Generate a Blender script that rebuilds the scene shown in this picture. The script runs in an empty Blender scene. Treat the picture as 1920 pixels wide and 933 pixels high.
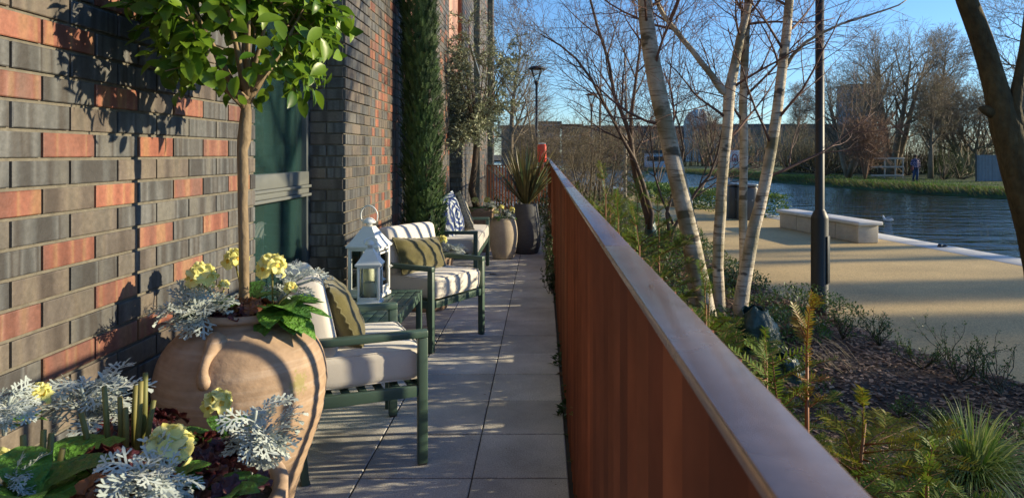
import bpy, bmesh, math, random
from mathutils import Vector, Matrix, noise
R = math.radians
random.seed(7)
F = 1342.0; VX = 1016.5; VY = 289.0; H = 1.4
SUN_EL = 16.0; SUN_AZ = 7.0; EXPO = .90
scene = bpy.context.scene
COL = scene.collection

def px(x, y, Y):
    return Vector(((x-VX)*Y/F, Y, H-(y-VY)*Y/F))
def ground(x, y, z):
    Y = F*(H-z)/(y-VY)
    return Vector(((x-VX)*Y/F, Y, z))

# ------------------------------------------------------------ mesh builder
class MB:
    def __init__(self):
        self.v = []; self.f = []; self.t = []; self.s = []; self.red = []
    def add(self, vs, fs, tone=None, smooth=True, red=0.0):
        b = len(self.v); self.v.extend([tuple(q) for q in vs])
        t = random.random() if tone is None else tone
        for f in fs:
            self.f.append(tuple(i+b for i in f)); self.t.append(t); self.s.append(smooth); self.red.append(red)
    def box(self, c, s, rz=0, bev=0.0, tone=None, M=None, seg=2):
        bm = bmesh.new(); bmesh.ops.create_cube(bm, size=1)
        for v in bm.verts: v.co = Vector((v.co.x*s[0], v.co.y*s[1], v.co.z*s[2]))
        if bev > 0: bmesh.ops.bevel(bm, geom=list(bm.edges), offset=bev, segments=seg, affect='EDGES', profile=.5)
        X = Matrix.Translation(Vector(c)) @ Matrix.Rotation(rz, 4, 'Z')
        if M is not None: X = Matrix.Translation(Vector(c)) @ M
        bm.verts.index_update()
        self.add([X @ v.co for v in bm.verts], [[v.index for v in f.verts] for f in bm.faces], tone, bev > 0.0)
        bm.free()
    def bar(self, a, b, w, h, up=(0,0,1), bev=.003, tone=None):
        a = Vector(a); b = Vector(b); d = b-a; L = d.length
        x = d.normalized(); u = Vector(up); y = u.cross(x)
        if y.length < 1e-4: y = Vector((0,1,0)).cross(x)
        y.normalize(); z = x.cross(y)
        M = Matrix((x, y, z)).transposed().to_4x4()
        self.box((a+b)/2, (L, w, h), 0, bev, tone, M)
    def tube(self, pts, rad, n=6, cap=True, tone=None, jit=0.0):
        pts = [Vector(p) for p in pts]
        if len(pts) < 2: return
        vs = []; fs = []
        prev = None
        for i, p in enumerate(pts):
            d = (pts[min(i+1, len(pts)-1)]-pts[max(i-1, 0)])
            if d.length < 1e-6: d = Vector((0,0,1))
            d.normalize()
            if prev is None:
                a = Vector((1,0,0)) if abs(d.x) < .8 else Vector((0,1,0))
                u = d.cross(a).normalized()
            else:
                u = prev-d*prev.dot(d)
                if u.length < 1e-5: u = d.orthogonal()
                u.normalize()
            prev = u; w = d.cross(u); r = rad[i] if hasattr(rad, '__len__') else rad
            for k in range(n):
                a = 2*math.pi*k/n; rr = r*(1+random.uniform(-jit, jit)) if jit else r
                vs.append(p+(u*math.cos(a)+w*math.sin(a))*rr)
        for i in range(len(pts)-1):
            for k in range(n):
                k2 = (k+1) % n
                fs.append((i*n+k, i*n+k2, (i+1)*n+k2, (i+1)*n+k))
        if cap:
            fs.append(tuple(range(n))[::-1]); fs.append(tuple((len(pts)-1)*n+k for k in range(n)))
        self.add(vs, fs, tone)
    def lathe(self, prof, c=(0,0,0), n=48, tone=None, wob=0.0, cap=False):
        vs = []; fs = []; c = Vector(c)
        for i, (r, z) in enumerate(prof):
            for k in range(n):
                a = 2*math.pi*k/n
                rr = r*(1+wob*noise.noise(Vector((math.cos(a)*1.2, math.sin(a)*1.2, z*5))))
                vs.append(c+Vector((rr*math.cos(a), rr*math.sin(a), z)))
        for i in range(len(prof)-1):
            for k in range(n):
                k2 = (k+1) % n
                fs.append((i*n+k, i*n+k2, (i+1)*n+k2, (i+1)*n+k))
        if cap:
            fs.append(tuple(range(n))[::-1]); fs.append(tuple((len(prof)-1)*n+k for k in range(n)))
        self.add(vs, fs, tone)
    def leaf(self, p, d, nrm, L, W, n=3, curl=0.0, fold=.15, tip=.5, tone=None, wave=0, pw=.8):
        """a leaf blade: midrib from p along d; curl bends it away from nrm"""
        p = Vector(p); d = Vector(d).normalized(); nrm = Vector(nrm); nrm = nrm-d*nrm.dot(d)
        if nrm.length < 1e-4: nrm = d.orthogonal()
        nrm.normalize(); s = d.cross(nrm)
        vs = []; fs = []
        for i in range(n+1):
            t = i/n
            w = W*.5*(math.sin(math.pi*min(1, t**tip*1.0))**pw if 0 < t < 1 else (0.06))
            c = p+d*(L*t*(1-abs(curl)*.25*t))-nrm*(curl*L*t*t)
            wv = wave*L*math.sin(t*9+i)
            vs += [c-s*w+nrm*(fold*w*2+wv), c, c+s*w+nrm*(fold*w*2-wv)]
        for i in range(n):
            b = i*3
            fs += [(b, b+1, b+4, b+3), (b+1, b+2, b+5, b+4)]
        self.add(vs, fs, tone)
    def build(self, name, mat, parent=None):
        me = bpy.data.meshes.new(name)
        me.from_pydata(self.v, [], self.f)
        me.polygons.foreach_set('use_smooth', self.s)
        a = me.attributes.new('tone', 'FLOAT', 'FACE'); a.data.foreach_set('value', self.t)
        if any(self.red):
            a = me.attributes.new('red', 'FLOAT', 'FACE'); a.data.foreach_set('value', self.red)
        me.materials.append(mat)
        me.update()
        o = bpy.data.objects.new(name, me); COL.objects.link(o)
        if parent is not None: o.parent = parent
        return o

def rev(o):   # recalculated outward normals where winding may vary
    bm = bmesh.new(); bm.from_mesh(o.data); bmesh.ops.recalc_face_normals(bm, faces=bm.faces); bm.to_mesh(o.data); bm.free(); return o

def tag(o, label=None, cat=None, group=None, kind=None):
    if label: o['label'] = label
    if cat: o['category'] = cat
    if group: o['group'] = group
    if kind: o['kind'] = kind
    return o
def empty(name, loc, rz=0, label=None, cat=None, group=None, s=1):
    o = bpy.data.objects.new(name, None); COL.objects.link(o)
    o.location = loc; o.rotation_euler = (0, 0, rz); o.scale = (s, s, s)
    return tag(o, label, cat, group)
def struct(o): return tag(o, kind='structure')
def copy_tree(o, loc, rz=0, s=1, label=None, group=None, tilt=(0,0)):
    def rec(q, par):
        c = q.copy(); COL.objects.link(c)
        if par is not None: c.parent = par
        for ch in [k for k in q.children]: rec(ch, c)
        return c
    c = rec(o, None)
    c.location = loc; c.rotation_euler = (tilt[0], tilt[1], rz); c.scale = (s, s, s) if not hasattr(s, '__len__') else s
    if label: c['label'] = label
    if group: c['group'] = group
    return c

# ------------------------------------------------------------ materials
MATS = {}
def mat(name, ca, cb=None, rough=.6, metal=0, nscale=8, namt=.25, stretch=(1,1,1), bump=None, transl=0.0,
        spec=.5, coat=0, sheen=0, emis=None, tone=True, world=False, fine=None, rvar=0):
    """base colour runs from ca to cb with the per-face tone, then is broken up by noise"""
    if name in MATS: return MATS[name]
    m = bpy.data.materials.new(name); m.use_nodes = True; nt = m.node_tree; N = nt.nodes; Lk = nt.links
    bs = N['Principled BSDF']; out = N['Material Output']
    cb = cb or ca
    mix = N.new('ShaderNodeMix'); mix.data_type = 'RGBA'
    mix.inputs[6].default_value = (*ca, 1); mix.inputs[7].default_value = (*cb, 1)
    if tone:
        at = N.new('ShaderNodeAttribute'); at.attribute_name = 'tone'; Lk.new(at.outputs['Fac'], mix.inputs[0])
    else: mix.inputs[0].default_value = 0
    tc = N.new('ShaderNodeTexCoord'); mp = N.new('ShaderNodeMapping'); mp.inputs['Scale'].default_value = stretch
    if world:
        g = N.new('ShaderNodeNewGeometry'); Lk.new(g.outputs['Position'], mp.inputs[0])
    else: Lk.new(tc.outputs['Object'], mp.inputs[0])
    nz = N.new('ShaderNodeTexNoise'); nz.inputs['Scale'].default_value = nscale; nz.inputs['Detail'].default_value = 6
    nz.inputs['Roughness'].default_value = .6
    Lk.new(mp.outputs[0], nz.inputs[0])
    mr = N.new('ShaderNodeMapRange'); mr.inputs[1].default_value = .3; mr.inputs[2].default_value = .7
    mr.inputs[3].default_value = 1-namt; mr.inputs[4].default_value = 1+namt; Lk.new(nz.outputs[0], mr.inputs[0])
    mu = N.new('ShaderNodeVectorMath'); mu.operation = 'SCALE'
    Lk.new(mix.outputs[2], mu.inputs[0]); Lk.new(mr.outputs[0], mu.inputs['Scale'])
    col = mu.outputs[0]
    if fine:   # (scale, amount)
        n2 = N.new('ShaderNodeTexNoise'); n2.inputs['Scale'].default_value = fine[0]; n2.inputs['Detail'].default_value = 3
        Lk.new(mp.outputs[0], n2.inputs[0])
        m2 = N.new('ShaderNodeMapRange'); m2.inputs[1].default_value = .3; m2.inputs[2].default_value = .7
        m2.inputs[3].default_value = 1-fine[1]; m2.inputs[4].default_value = 1+fine[1]; Lk.new(n2.outputs[0], m2.inputs[0])
        u2 = N.new('ShaderNodeVectorMath'); u2.operation = 'SCALE'; Lk.new(col, u2.inputs[0]); Lk.new(m2.outputs[0], u2.inputs['Scale'])
        col = u2.outputs[0]
    Lk.new(col, bs.inputs['Base Color'])
    bs.inputs['Roughness'].default_value = rough; bs.inputs['Metallic'].default_value = metal
    if rvar:
        rr = N.new('ShaderNodeMapRange'); rr.inputs[3].default_value = rough-rvar; rr.inputs[4].default_value = rough+rvar
        Lk.new(nz.outputs[0], rr.inputs[0]); Lk.new(rr.outputs[0], bs.inputs['Roughness'])
    bs.inputs['Specular IOR Level'].default_value = spec
    bs.inputs['Coat Weight'].default_value = coat
    if sheen: bs.inputs['Sheen Weight'].default_value = sheen
    if bump:
        n3 = N.new('ShaderNodeTexNoise'); n3.inputs['Scale'].default_value = bump[0]; n3.inputs['Detail'].default_value = 5
        Lk.new(mp.outputs[0], n3.inputs[0])
        bp = N.new('ShaderNodeBump'); bp.inputs['Strength'].default_value = bump[1]; bp.inputs['Distance'].default_value = bump[2] if len(bump) > 2 else .01
        Lk.new(n3.outputs[0], bp.inputs['Height']); Lk.new(bp.outputs[0], bs.inputs['Normal'])
    if transl:
        tr = N.new('ShaderNodeBsdfTranslucent'); Lk.new(col, tr.inputs['Color'])
        mx = N.new('ShaderNodeMixShader'); mx.inputs[0].default_value = transl
        Lk.new(bs.outputs[0], mx.inputs[1]); Lk.new(tr.outputs[0], mx.inputs[2]); Lk.new(mx.outputs[0], out.inputs[0])
    MATS[name] = m
    return m

def brick_mat():
    m = bpy.data.materials.new('brick'); m.use_nodes = True; nt = m.node_tree; N = nt.nodes; L = nt.links
    bs = N['Principled BSDF']
    tone = N.new('ShaderNodeAttribute'); tone.attribute_name = 'tone'
    red = N.new('ShaderNodeAttribute'); red.attribute_name = 'red'
    g = N.new('ShaderNodeNewGeometry')
    # the kiln streaks: upright bands that change from brick to brick
    sx = N.new('ShaderNodeSeparateXYZ'); L.new(g.outputs['Position'], sx.inputs[0])
    ad = N.new('ShaderNodeMath'); ad.operation = 'ADD'; L.new(sx.outputs[0], ad.inputs[0]); L.new(sx.outputs[1], ad.inputs[1])
    tm = N.new('ShaderNodeMath'); tm.operation = 'MULTIPLY'; tm.inputs[1].default_value = 57.0; L.new(tone.outputs['Fac'], tm.inputs[0])
    cx = N.new('ShaderNodeCombineXYZ'); L.new(ad.outputs[0], cx.inputs[0]); L.new(tm.outputs[0], cx.inputs[1])
    zs = N.new('ShaderNodeMath'); zs.operation = 'MULTIPLY'; zs.inputs[1].default_value = .05; L.new(sx.outputs[2], zs.inputs[0]); L.new(zs.outputs[0], cx.inputs[2])
    nz = N.new('ShaderNodeTexNoise'); nz.inputs['Scale'].default_value = 13; nz.inputs['Detail'].default_value = .8; nz.inputs['Roughness'].default_value = .45; L.new(cx.outputs[0], nz.inputs[0])
    def ramp(src, stops):
        r = N.new('ShaderNodeValToRGB'); e = r.color_ramp.elements
        while len(e) < len(stops): e.new(.5)
        for i, (p, c) in enumerate(stops): e[i].position = p; e[i].color = (*c, 1)
        L.new(src, r.inputs[0]); return r
    K = .72
    def kk(st): return [(p, tuple(c*K for c in q)) for p, q in st]
    blue = ramp(nz.outputs[0], kk([(.32, (.055,.052,.052)), (.40, (.092,.096,.100)), (.46, (.150,.153,.155)), (.50, (.095,.096,.098)), (.54, (.066,.058,.054)), (.59, (.120,.118,.116)), (.70, (.165,.158,.142))]))
    brown = ramp(nz.outputs[0], kk([(.3, (.085,.066,.056)), (.43, (.155,.125,.105)), (.55, (.20,.165,.13)), (.7, (.10,.086,.075))]))
    redr = ramp(nz.outputs[0], kk([(.3, (.27,.085,.052)), (.43, (.38,.130,.078)), (.50, (.40,.20,.095)), (.56, (.33,.105,.066)), (.7, (.22,.07,.046))]))
    gt = N.new('ShaderNodeMapRange'); gt.inputs[1].default_value = .55; gt.inputs[2].default_value = .75; L.new(tone.outputs['Fac'], gt.inputs[0])
    a = N.new('ShaderNodeMix'); a.data_type = 'RGBA'; L.new(gt.outputs[0], a.inputs[0]); L.new(blue.outputs[0], a.inputs[6]); L.new(brown.outputs[0], a.inputs[7])
    b = N.new('ShaderNodeMix'); b.data_type = 'RGBA'; L.new(red.outputs['Fac'], b.inputs[0]); L.new(a.outputs[2], b.inputs[6]); L.new(redr.outputs[0], b.inputs[7])
    n2 = N.new('ShaderNodeTexNoise'); n2.inputs['Scale'].default_value = 70; n2.inputs['Detail'].default_value = 5; L.new(g.outputs['Position'], n2.inputs[0])
    m2 = N.new('ShaderNodeMapRange'); m2.inputs[1].default_value = .3; m2.inputs[2].default_value = .7; m2.inputs[3].default_value = .82; m2.inputs[4].default_value = 1.18; L.new(n2.outputs[0], m2.inputs[0])
    n5 = N.new('ShaderNodeTexNoise'); n5.inputs['Scale'].default_value = 2.2; n5.inputs['Detail'].default_value = 5; L.new(g.outputs['Position'], n5.inputs[0])
    m5 = N.new('ShaderNodeMapRange'); m5.inputs[1].default_value = .35; m5.inputs[2].default_value = .65; m5.inputs[3].default_value = .8; m5.inputs[4].default_value = 1.2; L.new(n5.outputs[0], m5.inputs[0])
    u5 = N.new('ShaderNodeMath'); u5.operation = 'MULTIPLY'; L.new(m2.outputs[0], u5.inputs[0]); L.new(m5.outputs[0], u5.inputs[1])
    sc = N.new('ShaderNodeVectorMath'); sc.operation = 'SCALE'; L.new(b.outputs[2], sc.inputs[0]); L.new(u5.outputs[0], sc.inputs['Scale'])
    L.new(sc.outputs[0], bs.inputs['Base Color']); bs.inputs['Roughness'].default_value = .62
    n3 = N.new('ShaderNodeTexNoise'); n3.inputs['Scale'].default_value = 160; n3.inputs['Detail'].default_value = 4; L.new(g.outputs['Position'], n3.inputs[0])
    bp = N.new('ShaderNodeBump'); bp.inputs['Strength'].default_value = .35; bp.inputs['Distance'].default_value = .003
    L.new(n3.outputs[0], bp.inputs['Height']); L.new(bp.outputs[0], bs.inputs['Normal'])
    return m
BRICK = brick_mat()
MORTAR = mat('mortar', (.13,.118,.095), (.27,.25,.21), .9, nscale=30, namt=.25, bump=(200,.5,.004), tone=False, world=True)
GREEN = mat('sage_green_metal', (.055,.100,.078), rough=.42, nscale=12, namt=.08, tone=False)
CUSH = mat('cream_canvas', (.64,.605,.55), rough=.9, nscale=5, namt=.05, bump=(900,.25,.002), tone=False, sheen=.2, fine=(400,.06))
OLIVEF = mat('olive_fabric', (.095,.083,.022), (.115,.1,.027), .95, nscale=12, namt=.25, bump=(500,.6,.004), sheen=.4, tone=False, fine=(260,.18))
WHITEM = mat('white_enamel', (.72,.74,.74), rough=.35, nscale=10, namt=.04, tone=False)
WAX = mat('candle_wax', (.80,.74,.52), rough=.5, namt=.04, tone=False)
WICK = mat('wick', (.03,.025,.02), rough=.9, tone=False)
TERRA = None
def terracotta():
    m = mat('terracotta', (.34,.235,.155), rough=.8, nscale=3.5, namt=.20, stretch=(1,1,1.3), bump=(26,.45,.008), tone=False, fine=(30,.12))
    nt = m.node_tree; N = nt.nodes; L = nt.links; bs = N['Principled BSDF']
    src = bs.inputs['Base Color'].links[0].from_socket
    # lime bloom in turning rings
    tc = N.new('ShaderNodeTexCoord'); mp = N.new('ShaderNodeMapping'); mp.inputs['Scale'].default_value = (2.2,2.2,34)
    L.new(tc.outputs['Object'], mp.inputs[0])
    nz = N.new('ShaderNodeTexNoise'); nz.inputs['Scale'].default_value = 1.6; nz.inputs['Detail'].default_value = 6; nz.inputs['Distortion'].default_value = .12; L.new(mp.outputs[0], nz.inputs[0])
    r = N.new('ShaderNodeMapRange'); r.inputs[1].default_value = .50; r.inputs[2].default_value = .68; r.inputs[4].default_value = .38; L.new(nz.outputs[0], r.inputs[0])
    a = N.new('ShaderNodeMix'); a.data_type = 'RGBA'; L.new(r.outputs[0], a.inputs[0]); L.new(src, a.inputs[6]); a.inputs[7].default_value = (.52,.42,.34,1)
    L.new(a.outputs[2], bs.inputs['Base Color'])
    # moss blotch on the sunny shoulder of the jar
    g = N.new('ShaderNodeNewGeometry'); vd = N.new('ShaderNodeVectorMath'); vd.operation = 'DISTANCE'
    L.new(g.outputs['Position'], vd.inputs[0]); vd.inputs[1].default_value = (-.752, 2.245, .685)
    n4 = N.new('ShaderNodeTexNoise'); n4.inputs['Scale'].default_value = 70; L.new(g.outputs['Position'], n4.inputs[0])
    q = N.new('ShaderNodeMath'); q.operation = 'MULTIPLY_ADD'; L.new(n4.outputs[0], q.inputs[0]); q.inputs[1].default_value = .09; L.new(vd.outputs['Value'], q.inputs[2])
    r2 = N.new('ShaderNodeMapRange'); r2.inputs[1].default_value = .085; r2.inputs[2].default_value = .068; r2.inputs[3].default_value = 0; r2.inputs[4].default_value = .5; L.new(q.outputs[0], r2.inputs[0])
    b = N.new('ShaderNodeMix'); b.data_type = 'RGBA'; L.new(r2.outputs[0], b.inputs[0]); L.new(a.outputs[2], b.inputs[6]); b.inputs[7].default_value = (.20,.22,.03,1)
    L.new(b.outputs[2], bs.inputs['Base Color'])
    return m
TERRA = terracotta()
CORTEN = mat('rust_brown_metal', (.15,.042,.016), (.25,.072,.025), .40, metal=.25, nscale=5, namt=.26, rvar=.08, stretch=(1,1,.22), fine=(40,.12))
RAILM = mat('rail_brown_metal', (.38,.265,.22), rough=.25, metal=.65, nscale=5, namt=.14, tone=False, rvar=.10, fine=(60,.10))
SOIL = mat('potting_soil', (.022,.016,.011), (.05,.035,.022), .95, nscale=40, namt=.5, bump=(80,.8,.02))
DARKM = mat('charcoal_metal', (.022,.026,.030), rough=.42, nscale=8, namt=.1, tone=False)
LEAF = mat('camellia_leaf', (.045,.12,.012), (.19,.31,.028), .34, nscale=10, namt=.2, transl=.40, spec=.4)
YEWL = mat('yew_needle', (.055,.125,.016), (.18,.24,.03), .55, nscale=3, namt=.3, transl=.3, spec=.2)
CYP = mat('cypress_foliage', (.014,.055,.014), (.07,.13,.03), .65, nscale=5, namt=.4, transl=.15)
OLV = mat('olive_leaf', (.12,.15,.08), (.36,.39,.25), .5, nscale=5, namt=.2, transl=.15)
PRIML = mat('primrose_leaf', (.040,.13,.014), (.12,.29,.035), .42, nscale=60, namt=.28, bump=(60,1.0,.02), transl=.22)
PRIMF = mat('primrose_petal', (.80,.76,.24), (.88,.86,.42), .55, nscale=15, namt=.12, transl=.35)
PRIMC = mat('primrose_eye', (.62,.36,.02), (.7,.42,.04), .6, namt=.1)
SILV = mat('silver_leaf', (.34,.40,.38), (.54,.60,.57), .9, nscale=20, namt=.12, transl=.18, sheen=.3)
HEU = mat('burgundy_leaf', (.040,.010,.012), (.10,.022,.026), .4, nscale=40, namt=.35, bump=(60,.8,.01), transl=.22)
HEU2 = mat('bronze_leaf', (.16,.055,.025), (.26,.10,.04), .45, nscale=40, namt=.3, transl=.2)
STEMG = mat('cut_stem', (.12,.13,.03), (.24,.20,.06), .6, nscale=20, namt=.2)
FTWIG = mat('far_twig', (.12,.095,.065), (.22,.175,.12), .85, nscale=2, namt=.25)  # twig brown brightened to a sunlit look for the far trees
TWIG = mat('dark_twig', (.075,.052,.042), (.13,.095,.07), .8, nscale=9, namt=.25)
REDTWIG = mat('reddish_twig', (.11,.060,.050), (.17,.095,.075), .75, nscale=9, namt=.2)
BARK = mat('brown_bark', (.085,.062,.042), (.085,.062,.042), .9, nscale=7, namt=.4, bump=(26,.8,.02), tone=False, stretch=(1,1,.4), fine=(40,.25))
POT1 = mat('beige_pot', (.40,.34,.26), rough=.85, nscale=8, namt=.12, tone=False, bump=(60,.3,.004), fine=(90,.1))
POT2 = mat('charcoal_pot', (.075,.080,.088), rough=.7, nscale=20, namt=.16, stretch=(1,1,4), tone=False, bump=(50,.4,.004))
XW = -1.322; CH = .075; Z0 = 1.387; BL = .225; Y0 = 1.782
# ------------------------------------------------------------ brickwork
def bricks(mb, org, u, n, ulen, z0, z1, phase=0.0, redset=None, redp=.16, depth=.007, gap=.010, headers=False, seed=1, dark=False):
    """stretcher bond on the upright plane through org: u along the wall, n outwards; only whole-wall extents matter"""
    rnd = random.Random(seed); u = Vector(u); n = Vector(n); o = Vector(org)
    r0 = math.floor((Z0-z1)/CH); r1 = math.ceil((Z0-z0)/CH)
    for r in range(r0, r1):
        zt = min(Z0-r*CH-gap/2, z1); zb = max(Z0-(r+1)*CH+gap/2, z0)
        if zt-zb < .01: continue
        off = phase+(BL/2 if r % 2 else 0)
        bl = BL*.5 if headers else BL
        i0 = math.floor((0-off)/bl)-1
        for i in range(i0, int(ulen/bl)+3):
            a = off+i*bl+gap/2; b = a+bl-gap
            a = max(a, 0); b = min(b, ulen)
            if b-a < .012: continue
            isred = ((r, i) in redset) if redset is not None else rnd.random() < redp
            if redset is not None and (r > 11 or r < -14): isred = rnd.random() < .16
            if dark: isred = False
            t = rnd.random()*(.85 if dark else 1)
            j = rnd.uniform(-.0012, .0012); c = .0028
            p = [o+u*a+Vector((0,0,zb)), o+u*b+Vector((0,0,zb)), o+u*b+Vector((0,0,zt)), o+u*a+Vector((0,0,zt))]
            q = [o+u*(a+c)+Vector((0,0,zb+c)), o+u*(b-c)+Vector((0,0,zb+c)), o+u*(b-c)+Vector((0,0,zt-c)), o+u*(a+c)+Vector((0,0,zt-c))]
            vs = [v-n*depth for v in p]+[v-n*c*.6 for v in p]+[v+n*j for v in q]
            fs = [(8,9,10,11)]+[(k, (k+1) % 4, 4+(k+1) % 4, 4+k) for k in range(4)]+[(4+k, 4+(k+1) % 4, 8+(k+1) % 4, 8+k) for k in range(4)]
            mb.add(vs, fs, t, False, rnd.uniform(.55,1.0) if isred else 0.0)

def cellof(x, y):
    d = F*abs(XW)/(VX-x); z = H-(y-VY)*d/F
    r = math.floor((Z0-z)/CH)
    off = 0 if r % 2 == 0 else BL/2
    return r, math.floor((d-Y0-off)/BL)
REDPX = [(40,160),(131,65),(225,10),(217,180),(355,200),(131,272),(295,274),(407,275),(442,215),(40,385),(220,367),(356,352),(450,342),
         (137,457),(300,440),(407,415),(134,477),(298,448),(222,543),(357,498),(40,609),(110,690),(152,672),(292,595),(70,40),(500,10),(575,100),
         (120,688),(213,640),(40,500-5),(372,610)]
REDPX = [p for p in REDPX if p not in [(40,495)]]
reds = set(cellof(*p) for p in REDPX)

bld = empty('brick_building', (0,0,0), 0, 'dark blue-grey and orange brick building wall running down the left side of the terrace', 'building')
BH = 7.5
def wallseg(mbw, x, y0, y1, z0, z1, thick=.35, dep=.007):
    mbw.box((x-dep-thick/2, (y0+y1)/2, (z0+z1)/2), (thick, y1-y0, z1-z0), tone=.5)
mw = MB(); mbk = MB()
# (y0, y1, face offset, joint depth, gap, redprob, headers)
segs = [(-1.2, 3.30, 0, .009, .010, None, False),
        (4.78, 5.46, .012, .016, .010, .0, False),
        (5.46, 6.95, 0, .007, .010, .24, True),
        (8.30, 9.20, .012, .016, .010, .0, False),
        (9.20, 10.2, 0, .007, .010, .24, True),
        (11.8, 13.7, .012, .016, .010, .05, False),
        (15.2, 17.3, 0, .007, .010, .04, False),
        (19.2, 19.75, 0, .007, .010, .04, False)]
for k, (a, b, fo, dp, gp, rp, hd) in enumerate(segs):
    zt = 3.1 if k == 0 else BH
    wallseg(mw, XW+fo, a, b, 0, BH, dep=dp)
    if k == 0:
        # bed joints line up with the photograph's courses: phase from Y0
        ph = (Y0-(-1.2)) % BL
        base = round((Y0-(-1.2)-ph)/BL)
        bricks(mbk, (XW, -1.2, 0), (0,1,0), (1,0,0), b-a, 0, zt, ph, set((r, i+base) for r, i in reds), depth=dp, seed=11)
    else:
        bricks(mbk, (XW+fo, a, 0), (0,1,0), (1,0,0), b-a, 0, zt if k else 3, .05*k, None, rp, dp, gp, hd, seed=20+k)
    # reveals: faces that look towards the camera and away from it
    if k > 0:
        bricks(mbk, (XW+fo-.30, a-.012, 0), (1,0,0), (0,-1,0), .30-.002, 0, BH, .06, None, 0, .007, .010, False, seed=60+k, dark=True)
# brick above and below the openings further along
for (a, b, z0, z1) in ((6.95, 8.30, 5.2, BH), (10.2, 11.8, 5.6, BH), (13.7,15.2,6.4,BH), (17.3,19.2,6.4,BH), (3.30,4.78,3.0,BH)):
    wallseg(mw, XW, a, b, z0, z1)
    bricks(mbk, (XW, a, 0), (0,1,0), (1,0,0), b-a, z0, z1, .03, None, .15, .007, .010, False, seed=int(a*10))
mw.box((-5.1, 9.27, BH/2), (5.0, 20.9, BH-.02), tone=.5)
mw.box((-2.2, 9.27, BH+.15), (1.9, 20.94, .28), tone=.5)
mw.box((-2.15, 19.6, BH/2), (.9, .24, BH-.04), tone=.5)
# two storey base course behind
bw = mbk.build('brick_facing', BRICK, bld)
mo = mw.build('wall', MORTAR, bld)
# openings: frame, panes, panels
FRAME = mat('slate_green_frame', (.065,.078,.085), rough=.4, namt=.06, tone=False)
TRANS = mat('pale_frame', (.14,.15,.145), rough=.42, namt=.06, tone=False)  # frame colour lightened so the transoms look lit
PANEL = mat('pink_panel', (.46,.26,.20), (.50,.29,.22), .7, nscale=3, namt=.12)
TEALR = mat('teal_reflection_room', (.12,.26,.25), rough=.9, namt=.3, tone=False)  # teal of the pane reflections put into the room colour
def glass_mat():
    m = bpy.data.materials.new('window_glass'); m.use_nodes = True; nt = m.node_tree; N = nt.nodes; L = nt.links
    N.remove(N['Principled BSDF'])
    gl = N.new('ShaderNodeBsdfGlossy'); gl.inputs['Roughness'].default_value = .02; gl.inputs[0].default_value = (.85,.95,.95,1)
    tr = N.new('ShaderNodeBsdfTransparent'); tr.inputs[0].default_value = (.80,.90,.89,1)
    fr = N.new('ShaderNodeFresnel'); fr.inputs[0].default_value = 1.9
    mx = N.new('ShaderNodeMixShader'); L.new(fr.outputs[0], mx.inputs[0]); L.new(tr.outputs[0], mx.inputs[1]); L.new(gl.outputs[0], mx.inputs[2])
    df = N.new('ShaderNodeBsdfDiffuse'); df.inputs[0].default_value = (.040,.085,.085,1); m3 = N.new('ShaderNodeMixShader'); m3.inputs[0].default_value = .26
    L.new(mx.outputs[0], m3.inputs[1]); L.new(df.outputs[0], m3.inputs[2]); L.new(m3.outputs[0], N['Material Output'].inputs[0]); return m
GLASS = glass_mat()
def window(x, y0, y1, z0, z1, transoms=(), mull=(), fw=.06):
    m = MB()
    for (a, b, c, d) in ((y0, y0+fw, z0, z1), (y1-fw, y1, z0, z1), (y0+fw, y1-fw, z0, z0+fw), (y0+fw, y1-fw, z1-fw, z1)):
        m.box((x, (a+b)/2, (c+d)/2), (.07, b-a-.001, d-c-.001), bev=.004)
    for yy in mull: m.box((x, yy, (z0+z1)/2), (.066, .05, z1-z0-2*fw), bev=.004)
    f = m.build('window', FRAME, bld)
    if transoms:
        t = MB()
        for z, hh in transoms:
            t.box((x+.008, (y0+y1)/2, z), (.085, y1-y0-2*fw-.002, hh), bev=.005)
            t.box((x+.02, (y0+y1)/2, z-hh*.5-.010), (.095, y1-y0-2*fw-.002, .018), bev=.003)
        t.build('transom', TRANS, f)
    g = MB(); g.box((x-.005, (y0+y1)/2, (z0+z1)/2), (.012, y1-y0-2*fw+.01, z1-z0-2*fw+.01)); g.build('pane', GLASS, f)
    r = MB()
    X = x-.9
    r.add([(X,y0,z0),(X,y1,z0),(X,y1,z1),(X,y0,z1),(x-.05,y0,z0),(x-.05,y1,z0),(x-.05,y1,z1),(x-.05,y0,z1)],
          [(0,1,2,3),(0,4,7,3),(1,5,6,2),(3,2,6,7),(0,1,5,4)], .5, False)
    r.build('room_behind', TEALR, f)
    return f
window(-1.585, 3.30, 4.80, .05, 2.6, [(1.245, .085), (1.165, .035)], [], .085)
window(-1.56, 6.95, 8.30, .05, 2.50)
window(-1.56, 10.2, 11.8, .05, 2.6)
window(-1.56, 13.7, 15.2, .05, 6.3, [(2.6,.2)])
window(-1.56, 17.3, 19.2, .05, 6.3, [(2.6,.2)])
for (a, b, z0, z1) in ((6.95, 8.30, 2.5, 5.2), (10.2, 11.8, 2.6, 5.6)):
    m = MB(); k = int((b-a)/.075); w = (b-a)/k
    for i in range(k): m.box((-1.41, a+w*(i+.5), (z0+z1)/2), (.05, w-.008, z1-z0-.01), bev=.004, tone=random.random())
    m.build('cladding_panel', PANEL, bld)
    m = MB(); m.box((-1.375, b-.022, (z0+z1)/2), (.09, .04, z1-z0), bev=.003); m.box((-1.37, (a+b)/2, z0-.02), (.1, b-a-.01, .035), bev=.003)
    m.build('panel_trim', CORTEN, bld)
m = MB(); m.box((-1.45, 4.04, 2.72), (.26, 1.47, .2), bev=.004); m.build('lintel', FRAME, bld)
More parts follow.
